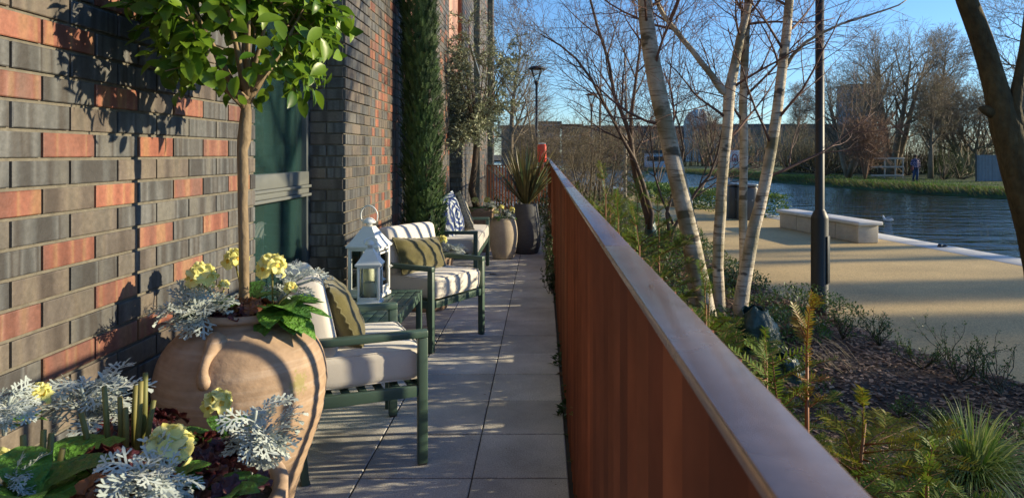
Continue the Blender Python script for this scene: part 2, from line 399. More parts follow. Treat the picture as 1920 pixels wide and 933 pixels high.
# dark skin of the drip ledge further along (a small pale canopy edge)
m = MB(); m.bar((-1.30, 12.9, 3.35), (-1.30, 14.6, 3.05), .05, .06); m.build('canopy_edge', TRANS, bld)

# ------------------------------------------------------------ paving
SL = .487
def slab_mat():
    m = mat('concrete_slab', (.40,.385,.355), (.58,.56,.52), .88, nscale=2.6, namt=.25, bump=(220,.55,.004), world=True, fine=(170,.34))
    return m
pv = MB()
Yp = 3.589
xs = [-1.278-SL, -1.278, -.791, -.304, .115]
for j in range(-9, 36):
    for i in range(4):
        a, b = xs[i], xs[i+1]
        a = max(a, -1.60); y0 = Yp+j*SL; g = .0042
        dz = random.uniform(-.0012, .0012)
        bm = .004
        x0, x1, ya, yb = a+.0028, b-.0028, y0+.0055, y0+SL-.0055
        vs = [(x0,ya,-.04),(x1,ya,-.04),(x1,yb,-.04),(x0,yb,-.04),(x0,ya,dz-bm),(x1,ya,dz-bm),(x1,yb,dz-bm),(x0,yb,dz-bm),
              (x0+bm,ya+bm,dz),(x1-bm,ya+bm,dz),(x1-bm,yb-bm,dz),(x0+bm,yb-bm,dz)]
        fs = [(8,9,10,11)]+[(k,(k+1)%4,4+(k+1)%4,4+k) for k in range(4)]+[(4+k,4+(k+1)%4,8+(k+1)%4,8+k) for k in range(4)]
        pv.add(vs, fs, None, False)
struct(pv.build('terrace_paving', slab_mat()))
m = MB(); m.box((-.70, 9.0, -.1375), (1.80, 22, .265)); struct(m.build('terrace_base', mat('dark_joint', (.03,.027,.022), rough=.95, tone=False)))
LEAFL = mat('dead_leaf', (.05,.03,.015), (.13,.07,.03), .8)
for (x, y, Lb) in ((.0, .0, None),):
    pass
def deadleaf(p, L, rz, label):
    m = MB()
    for k in range(3): m.leaf((0,0,.004), (math.cos(k*1.3), math.sin(k*1.3), .12), (0,0,1), L*(1-.2*k), L*.45, 4, .2, .3)
    o = m.build('fallen_leaf', LEAFL); o.location = p; o.rotation_euler = (0,0,rz)
    tag(o, label, 'leaf')
deadleaf(ground(922, 515, 0.0), .07, .4, 'dark crumpled fallen leaf on the paving in front of the middle armchair')
deadleaf(ground(1052, 702, 0.0), .05, 2.0, 'small dark fallen leaf on the paving at the foot of the fence')

random.seed(77); m = MB()
for k in range(150):
    y = random.uniform(1.5, 13); x = random.choice([random.uniform(-.1,.1), random.uniform(-1.2,.1)]); L = random.uniform(.006,.022); a = random.uniform(0,6.28)
    m.leaf((x,y,.003+random.uniform(0,.003)), (math.cos(a),math.sin(a),random.uniform(-.05,.2)), (0,0,1), L, L*random.uniform(.15,.6), 2, random.uniform(0,.3), .1)
for k in range(46):
    y = random.choice([random.gauss(3.4,.12), random.gauss(4.6,.25), random.gauss(2.9,.3), random.uniform(.8,8)]); L = random.uniform(.006,.016); a = random.uniform(0,6.28)
    m.leaf((.14+random.uniform(-.019,.019),y,1.2315+max(0,y-3)*.006), (math.cos(a),math.sin(a),.05), (0,0,1), L, L*random.uniform(.3,.7), 2, random.uniform(0,.3), .1)
tag(m.build('leaf_litter', LEAFL), 'tiny dry leaf scraps scattered over the paving slabs', 'litter', kind='stuff')
# ------------------------------------------------------------ rust coloured fence
XF0, XF1 = .127, .177
def ztop(y): return 1.228+max(0, y-3.0)*.006
fence = empty('metal_fence', (.15, 0, 0), 0, 'long rust brown metal fence with upright bars and flat top rail beside the terrace', 'fence')
fb = MB()
y = -.4; k = 0
while y < 17.0:
    zt = ztop(y)-.012
    fb.box((.004, y, (zt-.06)/2), (.052, .008, zt+.06), R(-22), 0, tone=random.random())
    y += .105; k += 1
ob = fb.build('slats', CORTEN, fence); ob['kind'] = 'stuff'
# thin sheet that carries the bars on the garden side
bk = MB()
for y0, y1 in ((-.4, 1.33), (1.335, 4.6), (4.605, 8.0), (8.005, 11.4), (11.405, 17.0)):
    bk.box((.034, (y0+y1)/2, .06), (.006, y1-y0, .10), tone=.5)
bk.build('bottom_rail', CORTEN, fence)
n = 0
for y0, y1 in ((-.5, 1.330), (1.333, 3.6), (3.603, 6.6), (6.603, 9.6), (9.603, 12.9), (12.903, 17.0)):
    r = MB(); r.bar((-.010, y0, ztop(y0)-.004), (-.010, y1, ztop(y1)-.004), .049, .012, bev=.002)
    r.build('top_rail', RAILM, fence)
for yy in (1.33, 3.6, 6.6, 9.6, 12.9, 16.9):
    r = MB(); r.box((.0, yy, ztop(yy)/2-.06), (.030, .05, ztop(yy)+.07), bev=.003); r.build('post', CORTEN, fence)
# the fence that closes the far end
ef = empty('end_fence', (-.5, 17.05, 0), 0, 'short rust brown slatted fence, coloured as if sunlit, closing the far end of the terrace', 'fence')
m = MB()
x = -.80
while x < .62:
    m.box((x, 0, .56), (.036, .014, 1.12), tone=random.random()); x += .072
sl = m.build('slats', mat('sunlit_look_metal', (.55,.16,.055), (.62,.20,.07), .5, metal=0, namt=.1), ef)  # the long fence's metal, brightened so the slats look sunlit
m = MB(); m.box((-.09, 0, 1.13), (1.46, .05, .03), bev=.003); m.build('top_rail', CORTEN, ef)
m = MB(); m.box((-.09, .012, .12), (1.46, .01, .05)); m.build('bottom_rail', CORTEN, ef)
# red cover of the buoy housing
RED = mat('faded_red_plastic', (.85,.085,.05), rough=.5, namt=.12, tone=False, nscale=14)
hs = empty('lifebuoy_case', px(1016, 318, 16.6), 0, 'faded red rounded plastic case standing at the far end of the terrace fence', 'case')
m = MB(); m.box((0,0,.38), (.21,.14,.42), bev=.05, seg=4); o = m.build('case_body', RED, hs)
m = MB(); m.box((0,0,.60), (.17,.12,.03), bev=.012); m.build('lid', WHITEM, hs)
m = MB(); m.box((0,0,-.10), (.07,.05,.60), bev=.004); m.build('post', mat('red_post', (.40,.07,.04), rough=.6, tone=False), hs)
# ------------------------------------------------------------ seats
def seat_unit(name, loc, rz, w, d, label, cat, nseat=1, arm=.607):
    e = empty(name, loc, rz, label, cat); tw, td = .034, .044
    for sx in (1, -1):
        for sy in (-1, 1):
            m = MB(); hh = arm-.034 if sx > 0 else .74
            if sx > 0: m.box((d/2-td/2, sy*(w/2-tw/2), hh/2+.003), (td, tw, hh-.006), bev=.004)
            else: m.bar((-d/2+td/2+.05, sy*(w/2-tw/2), .0), (-d/2+td/2-.02, sy*(w/2-tw/2), .76), tw, td, up=(0,1,0), bev=.004)
            m.build('leg', GREEN, e)
            m = MB(); m.box((d/2-td/2 if sx > 0 else -d/2+td/2+.05, sy*(w/2-tw/2), .004), (td*.9, tw*.9, .008), bev=.002)
            m.build('foot_cap', DARKM, e)
    for sy in (-1, 1):
        m = MB(); m.box((0, sy*(w/2-tw/2), arm-.017), (d, tw+.012, .034), bev=.006); m.build('armrest', GREEN, e)
    m = MB()
    for sy in (-1, 1): m.box((0, sy*(w/2-tw/2), .335), (d-2*td-.002, tw*.8, .05), bev=.003)
    for sx in (-1, 1): m.box((sx*(d/2-td/2-.002)+(.03 if sx < 0 else 0), 0, .335), (.03, w-2*tw-.002, .05), bev=.003)
    for k in range(7): m.box((-d/2+.1+k*(d-.16)/6, 0, .347), (.035, w-2*tw-.004, .012), bev=.002)
    m.build('seat_frame', GREEN, e)
    m = MB()
    for z in (.50, .60, .70): m.box((-d/2+.02-(z-.5)*.07, 0, z), (.014, w-2*tw-.004, .045), bev=.003)
    m.build('back_frame', GREEN, e)
    cw = (w-2*tw-.014)/nseat
    for k in range(nseat):
        m = MB(); cushion(m, (.012+.01, (k-(nseat-1)/2)*cw, .445), (d-.07+.03, cw-.006, .155), seed=k+int(w*10))
        sc_ = m.build('seat_cushion', CUSH, e)
        for zz in (.380, .512):
            m = MB(); cx, cy, hx, hy, rr = .022, (k-(nseat-1)/2)*cw, (d-.04)/2-.012, (cw-.006)/2-.012, .03; pts = []
            for (qx, qy, a0) in ((hx-rr,hy-rr,0),(-hx+rr,hy-rr,90),(-hx+rr,-hy+rr,180),(hx-rr,-hy+rr,270)):
                for t in range(5): a = R(a0+t*22.5); pts.append((cx+qx+rr*math.cos(a), cy+qy+rr*math.sin(a), zz+.002*math.sin(t*3+a0)))
            pts.append(pts[0]); m.tube(pts, .0042, 5, False, .5); m.build('piping', CUSH, sc_)
        m = MB(); cushion(m, (-d/2+.115, (k-(nseat-1)/2)*cw, .675), (.14, cw-.012, .37), lean=-.22, seed=k+5+int(w*10), puff=.02)
        m.build('back_cushion', CUSH, e)
    return e
def cushion(mb, c, s, lean=0, seed=0, puff=.008):
    bm = bmesh.new(); bmesh.ops.create_cube(bm, size=1)
    bmesh.ops.subdivide_edges(bm, edges=list(bm.edges), cuts=7, use_grid_fill=True)
    hx, hy, hz = s[0]/2, s[1]/2, s[2]/2; r = min(.042, hx*.6, hz*.6)
    M = Matrix.Translation(Vector(c)) @ Matrix.Rotation(lean, 4, 'Y')
    mn = min(s)
    for v in bm.verts:
        # sharpen the grid towards the edges, then round
        q = [math.copysign(abs(2*a)**.6, a) for a in v.co]
        p = Vector((q[0]*hx, q[1]*hy, q[2]*hz))
        core = Vector((max(-hx+r, min(hx-r, p.x)), max(-hy+r, min(hy-r, p.y)), max(-hz+r, min(hz-r, p.z))))
        dd = p-core
        if dd.length > 1e-6: p = core+dd.normalized()*r
        u, w = q[0], q[1]; 
        if mn == s[2]: p.z += math.copysign(1, q[2])*puff*(1-q[0]**2)*(1-q[1]**2)*(1 if abs(q[2]) > .9 else 0)
        elif mn == s[0]: p.x += math.copysign(1, q[0])*puff*(1-q[2]**2)*(1-q[1]**2)*(1 if abs(q[0]) > .9 else 0)
        p += Vector([noise.noise(Vector((p.x*7+seed, p.y*7+k*9, p.z*7)))*.006 for k in range(3)])
        v.co = M @ p
    bm.verts.index_update()
    mb.add([v.co for v in bm.verts], [[v.index for v in f.verts] for f in bm.faces], .5)
    bm.free()
def pillow(name, material, W, Hh, T, loc, rot, label, seed=0, flange=.0, slump=0):
    m = MB(); n = 22; vs = []; fs = []
    for sgn in (1, -1):
        for i in range(n+1):
            for j in range(n+1):
                u = -1+2*i/n; v = -1+2*j/n
                t = T/2*(max(0, 1-abs(u)**2.6)**.55)*(max(0, 1-abs(v)**2.6)**.55)
                x = W/2*u*(1-.07*(1-v*v)); z = Hh/2*v*(1-.08*(1-u*u))
                e = max(abs(u), abs(v))
                wv = noise.noise(Vector((u*2.2+seed, v*2.2, sgn*3)))*.018*(1-e**6)+noise.noise(Vector((u*5+seed, v*5, 7)))*.008
                if flange and e > .93: wv += math.sin((u+v)*40+seed)*flange
                z += slump*(u*u-.4)*-1
                vs.append((x+wv*.3, sgn*t+wv, z))
    q = (n+1)**2
    for s0 in (0, 1):
        for i in range(n):
            for j in range(n):
                a = s0*q+i*(n+1)+j
                f = (a, a+1, a+n+2, a+n+1)
                fs.append(f if s0 == 0 else f[::-1])
    m.add(vs, fs, .5)
    # seam piping round the edge
    pts = []
    for k in range(4*n):
        s, t = divmod(k, n); t = -1+2*t/n
        u, v = [(t,-1), (1,t), (-t,1), (-1,-t)][s]
        wv = math.sin((u+v)*40+seed)*flange+noise.noise(Vector((u*5+seed, v*5, 7)))*.008
        z = Hh/2*v*(1-.08*(1-u*u))+slump*(u*u-.4)*-1
        pts.append((W/2*u*(1-.07*(1-v*v))+wv*.3, wv, z))
    pts.append(pts[0])
    e = m.build(name, material)
    p = MB(); p.tube(pts, .004 if not flange else .006, 5, False, .5)
    o = p.build('piping', material, e)
    if len(rot) == 3: e.rotation_euler = rot
    e.location = loc
    tag(e, label, 'pillow')
    return e
C1F = R(23.5)
ch1 = seat_unit('garden_armchair', (-.926, 3.427, 0), C1F, .68, .60, 'green metal garden armchair with cream cushions, half hidden behind the big terracotta jar', 'armchair')
ch2 = seat_unit('garden_armchair', (-.868, 5.445, 0), R(-30), .65, .60, 'green metal garden armchair beyond the slatted table, with striped shadow on its cream back cushion', 'armchair')
sofa = seat_unit('garden_sofa', (-.975, 8.20, 0), R(0), 1.64, .62, 'green metal garden sofa with cream seat cushions and two patterned pillows', 'sofa', 2)
# seats rest with their soles on the slabs
def onto(e, local): return e.matrix_world @ Vector(local)
bpy.context.view_layer.update()
def mw(e): 
    return Matrix.Translation(e.location) @ Matrix.Rotation(e.rotation_euler.z, 4, 'Z')
p = pillow('olive_pillow', OLIVEF, .42, .36, .15, mw(ch1) @ Vector((-.045, -.03, .665)), (R(27), R(4), C1F+R(-90)), 'square olive green frayed pillow propped on the front armchair', 3, .006)
p = pillow('olive_pillow', OLIVEF, .54, .28, .15, mw(ch2) @ Vector((-.05, -.02, .635)), (R(24), R(-5), R(-120)), 'long olive green pillow lying across the armchair beyond the table', 9, .005)
def dye():
    m = mat('tie_dye_fabric', (.50,.56,.62), rough=.9, nscale=4, namt=.05, tone=False, bump=(400,.4,.003))
    nt = m.node_tree; N = nt.nodes; L = nt.links; bs = N['Principled BSDF']
    tc = N.new('ShaderNodeTexCoord'); w = N.new('ShaderNodeTexWave'); w.wave_type = 'RINGS'; w.rings_direction = 'Y'
    w.inputs['Scale'].default_value = 5.5; w.inputs['Distortion'].default_value = 5; w.inputs['Detail'].default_value = 4; w.inputs['Detail Scale'].default_value = 3
    L.new(tc.outputs['Object'], w.inputs[0])
    r = N.new('ShaderNodeValToRGB'); e = r.color_ramp.elements; e[0].position = .3; e[0].color = (.012,.035,.16,1); e[1].position = .8; e[1].color = (.42,.47,.50,1)
    L.new(w.outputs[0], r.inputs[0]); L.new(r.outputs[0], bs.inputs['Base Color']); return m
def weave():
    m = mat('patterned_fabric', (.30,.30,.27), rough=.95, nscale=4, namt=.05, tone=False, bump=(300,.5,.003))
    nt = m.node_tree; N = nt.nodes; L = nt.links; bs = N['Principled BSDF']
    tc = N.new('ShaderNodeTexCoord'); mp = N.new('ShaderNodeMapping'); mp.inputs['Scale'].default_value = (1,1,1); mp.inputs['Rotation'].default_value = (0, R(45), 0)
    L.new(tc.outputs['Object'], mp.inputs[0])
    w = N.new('ShaderNodeTexChecker'); w.inputs['Scale'].default_value = 34; L.new(mp.outputs[0], w.inputs[0])
    n = N.new('ShaderNodeTexNoise'); n.inputs['Scale'].default_value = 30; n.inputs['Detail'].default_value = 6; L.new(tc.outputs['Object'], n.inputs[0])
    w.inputs[1].default_value = (.10,.115,.13,1); w.inputs[2].default_value = (.36,.35,.30,1)
    mx = N.new('ShaderNodeMix'); mx.data_type = 'RGBA'; L.new(n.outputs[0], mx.inputs[0]); L.new(w.outputs[0], mx.inputs[6]); mx.inputs[7].default_value = (.24,.22,.17,1)
    L.new(mx.outputs[2], bs.inputs['Base Color']); return m
pillow('blue_pillow', dye(), .50, .48, .16, (-.99, 7.80, .735), (R(16), R(6), R(-102)), 'blue and white tie-dyed pillow on the garden sofa', 4, .006)
pillow('patterned_pillow', weave(), .52, .46, .15, (-.95, 8.17, .725), (R(18), R(-12), R(-62)), 'grey diamond patterned pillow behind the blue one on the garden sofa', 6, .0)

# ------------------------------------------------------------ side table
tb = empty('side_table', (-1.075, 4.43, 0), 0, 'low sage green slatted metal side table holding two white lanterns', 'table')
tw_, tl_ = .50, 1.00; th = .47
for sx in (-1, 1):
    for sy in (-1, 1):
        m = MB(); m.box((sx*(tw_/2-.02), sy*(tl_/2-.02), (th-.03)/2), (.038, .038, th-.03), bev=.004); m.build('leg', GREEN, tb)
m = MB(); 
for sy in (-1, 0, 1): m.box((0, sy*(tl_/2-.03), th-.0155), (tw_, .06 if sy else .045, .031), bev=.003)
for sx in (-1, 1):
    for (a, b) in ((-tl_/2+.061, -.0235), (.0235, tl_/2-.061)): m.box((sx*(tw_/2-.014), (a+b)/2, th-.0155), (.028, b-a, .031), bev=.002)
for k in range(7):
    x = -tw_/2+.028+.0035+(k+.5)*(tw_-.056-.007)/7
    for (a, b) in ((-tl_/2+.062, -.0245), (.0245, tl_/2-.062)): m.box((x, (a+b)/2, th-.013), (.0570, b-a, .020), bev=.002)
m.build('tabletop', GREEN, tb)
m = MB()
for sx in (-1, 1): m.box((sx*(tw_/2-.02), 0, th-.052), (.02, tl_-.08, .04), bev=.002)
for sy in (-1, 1): m.box((0, sy*(tl_/2-.02), th-.052), (tw_-.08, .02, .04), bev=.002)
m.build('apron', GREEN, tb)

def lantern(loc, rz, s, hb, label, roofh, ringr, tilt):
    e = empty('lantern', loc, rz, label, 'lantern'); t = .016*s/.2+.004
    m = MB(); m.box((0,0,.012), (s+.012, s+.012, .022), bev=.003); m.box((0,0,.030), (s-.006, s-.006, .014), bev=.002); m.build('base', WHITEM, e)
    m = MB()
    for sx in (-1,1):
        for sy in (-1,1): m.box((sx*(s-t)/2, sy*(s-t)/2, .037+hb/2), (t, t, hb), bev=.0015)
    for sy in (-1,1):
        for z in (.037+t*.45, .037+hb-t*.45):
            m.box((0, sy*(s-t)/2, z), (s-2*t, t*.7, t*.9), bev=.001); m.box((sy*(s-t)/2, 0, z), (t*.7, s-2*t, t*.9), bev=.001)
    m.build('frame', WHITEM, e)
    for k in range(4):
        m = MB(); a = k*math.pi/2; m.box((math.cos(a)*(s-t)/2, math.sin(a)*(s-t)/2, .037+hb/2), (.0025 if k % 2 == 0 else s-2*t, s-2*t if k % 2 == 0 else .0025, hb-2*t))
        m.build('glass_pane', LG, e)
    # inner frame of the little door, hinge and catch
    m = MB(); w = s-2*t-.004
    for dy in (-1, 1): m.box((s/2+.001, dy*(w/2-t*.3), .037+hb/2), (.006, t*.6, hb-2*t), bev=.001)
    for z in (.037+t*1.6, .037+hb-t*1.6): m.box((s/2+.001, 0, z), (.006, w-t*1.2, t*.6), bev=.001)
    m.build('door', WHITEM, e)
    m = MB(); m.box((s/2+.007, s/2-t*.4, .037+hb*.52), (.008,.012,.018), bev=.002); m.tube([(s/2+.010, s/2-t*.4, .037+hb*.52), (s/2+.022, s/2-t*.4, .037+hb*.52)], .003, 6); m.build('catch', WHITEM, e)
    z = .037+hb
    m = MB()
    def ring4(h, zz): return [(-h,-h,zz), (h,-h,zz), (h,h,zz), (-h,h,zz)]
    prof = [(s/2+.010, z), (s/2+.012, z+.012), (s/2+.004, z+.020)]
    for k in range(1, 7):
        q = k/6; prof.append((s/2+.004+(s*.15-s/2-.004)*q**.92, z+.02+roofh*q))
    vs = []; 
    for h, zz in prof: vs += ring4(h, zz)
    fs = [(3,2,1,0)]
    for i in range(len(prof)-1):
        for k in range(4): fs.append((i*4+k, i*4+(k+1)%4, (i+1)*4+(k+1)%4, (i+1)*4+k))
    fs.append(tuple((len(prof)-1)*4+k for k in range(4)))
    m.add(vs, fs, .5, False); m.build('roof', WHITEM, e)
    zt = z+.02+roofh
    m = MB(); cr = s*.21
    m.lathe([(0,zt+.004),(s*.10,zt+.004),(s*.10,zt+.02),(cr,zt+.022),(cr*1.02,zt+.027),(cr*.8,zt+.035+s*.03),(cr*.4,zt+.04+s*.07),(0,zt+.04+s*.08)], n=24); m.build('cap', WHITEM, e)
    pts = []
    zc = zt+.03
    for k in range(25):
        a = -.55+ (math.pi+1.1)*k/24
        q = Vector((math.cos(a)*ringr, 0, math.sin(a)*ringr*1.15+ringr*.65))
        q = Matrix.Rotation(tilt, 3, 'X') @ q
        pts.append((q.x, q.y, q.z+zc))
    m = MB(); m.tube(pts, .0048 if s > .15 else .004, 8); m.build('handle', WHITEM, e)
    return e
def lg():
    m = bpy.data.materials.new('lantern_glass'); m.use_nodes = True; nt = m.node_tree; N = nt.nodes; L = nt.links
    N.remove(N['Principled BSDF'])
    gl = N.new('ShaderNodeBsdfGlossy'); gl.inputs['Roughness'].default_value = .02
    tr = N.new('ShaderNodeBsdfTransparent'); tr.inputs[0].default_value = (.96,.98,.98,1)
    fr = N.new('ShaderNodeFresnel'); fr.inputs[0].default_value = 1.45
    mx = N.new('ShaderNodeMixShader'); L.new(fr.outputs[0], mx.inputs[0]); L.new(tr.outputs[0], mx.inputs[1]); L.new(gl.outputs[0], mx.inputs[2])
    L.new(mx.outputs[0], N['Material Output'].inputs[0]); return m
LG = lg()
L1 = Vector((-1.135, 4.70, .4715)); L2 = Vector((-1.068, 4.44, .4715))
lantern(L1, R(-10), .205, .285, 'large white metal lantern with an upright ring handle at the back of the side table', .115, .058, R(4))
lantern(L2, R(4), .135, .205, 'small white metal lantern with its ring folded down, in front of the larger one', .082, .040, R(-66))
def candle(loc, r, h, label):
    m = MB(); m.lathe([(0,0),(r,0),(r,h-.003),(r-.004,h),(r*.7,h-.004),(0,h-.006)], n=24); o = m.build('candle', WAX); o.location = loc
    w = MB(); w.tube([(0,0,h-.006), (.001,0,h+.006), (.004,0,h+.012)], .0013, 5); w.build('wick', WICK, o); tag(o, label, 'candle')
candle(L2+Vector((0,0,.037)), .038, .10, 'short cream candle inside the small white lantern')
candle(L1+Vector((.0,0,.037)), .040, .15, 'tall cream candle inside the large white lantern')

# ------------------------------------------------------------ pots
JAR = Vector((-.995, 2.38, 0))
jar = MB()
prof = [(0,.0),(.13,.0),(.134,.01),(.142,.12),(.160,.24),(.176,.30),(.196,.364),(.216,.42),(.237,.476),(.255,.535),(.266,.60),(.270,.65),(.265,.70),(.250,.745),(.226,.785),(.188,.822),(.150,.840),(.134,.843),(.127,.848),(.125,.856),(.129,.861),(.143,.864),(.147,.873),(.144,.884),(.135,.888),(.125,.882),(.120,.86),(.125,.80)]
# smooth the outline by resampling with small throwing rings
pp = []
for i in range(len(prof)-1):
    (r0,z0),(r1,z1) = prof[i],prof[i+1]; k = max(1, int(math.hypot(r1-r0,z1-z0)/.012))
    for q in range(k):
        t = q/k; z = z0+(z1-z0)*t; r = r0+(r1-r0)*t
        if .05 < z < .78 and r > .13: r += .0010*math.sin(z*150)+.0006*math.sin(z*61)
        pp.append((r, z))
pp.append(prof[-1])
jar.lathe(pp, n=96, wob=.012)
jr = jar.build('terracotta_jar', TERRA); jr.location = JAR
tag(jr, 'very large ribbed terracotta jar holding the round headed tree', 'jar')
for a in (R(-92), R(88)):
    m = MB(); d = Vector((math.cos(a), math.sin(a), 0)); pts = []
    for k in range(13):
        t = k/12; out = .030*math.sin(math.pi*t)
        zz = .822-.105*t; rr = (.182+(.258-.182)*min(1,(t*1.15))**.65)-.010
        pts.append(d*(rr+out)+Vector((0,0,zz)))
    m.tube(pts, [.036,.028,.021,.017,.015,.014,.014,.014,.015,.016,.018,.021,.024], 12); m.build('handle', TERRA, jr)
def soil(parent, r, z):
    m = MB(); m.lathe([(r,z-.02),(r*.8,z),(r*.4,z+.008),(0,z+.01)], n=32); o = m.build('soil', SOIL, parent)
    return o
soil(jr, .124, .866)
# foreground planter
FP = Vector((-.865, 1.47, 0))
m = MB(); m.lathe([(0,0),(.24,0),(.25,.02),(.30,.60),(.31,.62),(.325,.63),(.325,.685),(.312,.69),(.296,.685),(.29,.62),(.28,.58)], n=64, wob=.01)
fp = m.build('terracotta_planter', TERRA); fp.location = FP; tag(fp, 'wide terracotta planter below the brick wall, crowded with silver, burgundy and yellow plants', 'planter')
soil(fp, .295, .668)
# beige round pot and tall charcoal pot
BP = Vector((-.52, 9.62, 0))
m = MB(); m.lathe([(0,0),(.125,0),(.14,.012),(.17,.12),(.188,.24),(.193,.33),(.185,.42),(.168,.50),(.152,.545),(.146,.55),(.138,.545),(.14,.50),(.15,.46)], n=56)
bp_ = m.build('beige_pot', POT1); bp_.location = BP; tag(bp_, 'pale beige egg shaped pot filled with yellow flowers', 'pot'); soil(bp_, .146, .525)
DP = Vector((-.225, 10.15, 0))
m = MB(); m.lathe([(0,0),(.15,0),(.175,.02),(.20,.12),(.205,.25),(.195,.42),(.175,.58),(.160,.70),(.152,.705),(.145,.70),(.15,.64)], n=56)
dp_ = m.build('charcoal_pot', POT2); dp_.location = DP; tag(dp_, 'tall charcoal ribbed pot with a spiky bronze plant', 'pot'); soil(dp_, .152, .675)
OP = Vector((-.93, 10.35, 0))
m = MB(); m.lathe([(0,0),(.17,0),(.18,.01),(.235,.56),(.25,.57),(.25,.63),(.235,.635),(.22,.62),(.215,.55)], n=48); op_ = m.build('terracotta_pot', TERRA); op_.location = OP
tag(op_, 'terracotta pot behind the garden sofa holding the olive tree', 'pot'); soil(op_, .222, .60)
CP = Vector((-1.045, 6.52, 0))
m = MB(); m.lathe([(0,0),(.17,0),(.18,.01),(.235,.46),(.25,.47),(.25,.53),(.235,.535),(.22,.52),(.215,.45)], n=48); cp_ = m.build('terracotta_pot', TERRA); cp_.location = CP
tag(cp_, 'terracotta pot behind the middle armchair holding the tall cypress', 'pot'); soil(cp_, .222, .50)
def U(a, b): return random.uniform(a, b)
def sph(el0=-1, el1=1):
    z = U(el0, el1); a = U(0, 2*math.pi); r = math.sqrt(max(0, 1-z*z)); return Vector((r*math.cos(a), r*math.sin(a), z))
UP = Vector((0,0,1))
# ------------------------------------------------------------ bedding plants
def lacy(mb, p, d, L, droop=.5, wd=.42):
    """a deeply cut silver leaf with blunt lobes"""
    p = Vector(p); d = Vector(d).normalized(); n = 6; pts = []
    q = p.copy(); dd = d.copy()
    for i in range(n+1):
        pts.append(q.copy()); q = q+dd*(L/n); dd = (dd-UP*droop*.22+sph()*.08).normalized()
    t = U(0, 1); tw = U(-.7, .7); bw = L*.030
    def lobe(b, ld, nn, ll, ww):
        v = ld.cross(nn).normalized(); up = nn*ll*U(-.1,.25)
        mb.add([b-v*ww*.45, b+ld*ll*.55-v*ww*.55+up*.4, b+ld*ll*.92-v*ww*.75+up, b+ld*ll*1.08+up, b+ld*ll*.92+v*ww*.75+up, b+ld*ll*.55+v*ww*.55+up*.4, b+v*ww*.45], [(0,1,5,6),(1,2,4,5),(2,3,4)], t)
    for i in range(n):
        a, b = pts[i], pts[i+1]; dr = (b-a).normalized(); s = dr.cross(UP)
        if s.length < .05: s = Vector((1,0,0))
        s.normalize(); nn = s.cross(dr); s = (s*math.cos(tw)+nn*math.sin(tw)); nn = s.cross(dr)
        w = bw*(.8 if i < 2 else 1.1)
        mb.add([a-s*w, a+nn*w*.5, a+s*w, b+s*w, b+nn*w*.5, b-s*w], [(0,1,4,5),(1,2,3,4)], t)
        if i < 1: continue
        f = i/n
        for sg in (-1, 1):
            ll = L*(.20+.22*math.sin(math.pi*f))*U(.75,1.15); a2 = a.lerp(b, U(-.1,.3))
            ld = (dr*.85+s*sg+nn*U(-.1,.35)).normalized(); lobe(a2, ld, nn, ll, L*.050)
            for s2, h in ((-1,.45),(1,.55)):
                v = ld.cross(nn).normalized(); lobe(a2+ld*ll*h, (ld*.75+v*s2).normalized(), nn, ll*.45, L*.038)
    e = pts[-1]; dr = (pts[-1]-pts[-2]).normalized(); s = dr.orthogonal().normalized(); nn = s.cross(dr)
    lobe(e-dr*L*.03, dr, nn, L*.16, L*.07)
def silver_plant(loc, label, h=.16, r=.12, n=34, seed=1, lean=(0,0), group=None):
    random.seed(seed)
    e = empty('dusty_miller', loc, 0, label, 'silver plant', group)
    m = MB(); st = MB()
    for k in range(5):
        a = U(0, 6.28); top = Vector((math.cos(a)*r*.35+lean[0]*h, math.sin(a)*r*.35+lean[1]*h, h*U(.5,.8)))
        st.tube([(0,0,-.02), top*.5+Vector((0,0,h*.1)), top], [.004,.0035,.003], 5)
        for j in range(int(n*1.15)//5):
            t = U(.25, 1); b = top*t; a2 = U(0, 6.28); up = U(.15, 1.1)*t
            lacy(m, b, (math.cos(a2)+lean[0]*.7, math.sin(a2)+lean[1]*.7, up), U(.50,.80)*r+.014, U(.3,1.2))
    m.build('leaves', SILV, e); st.build('stem', SILV, e)
    return e
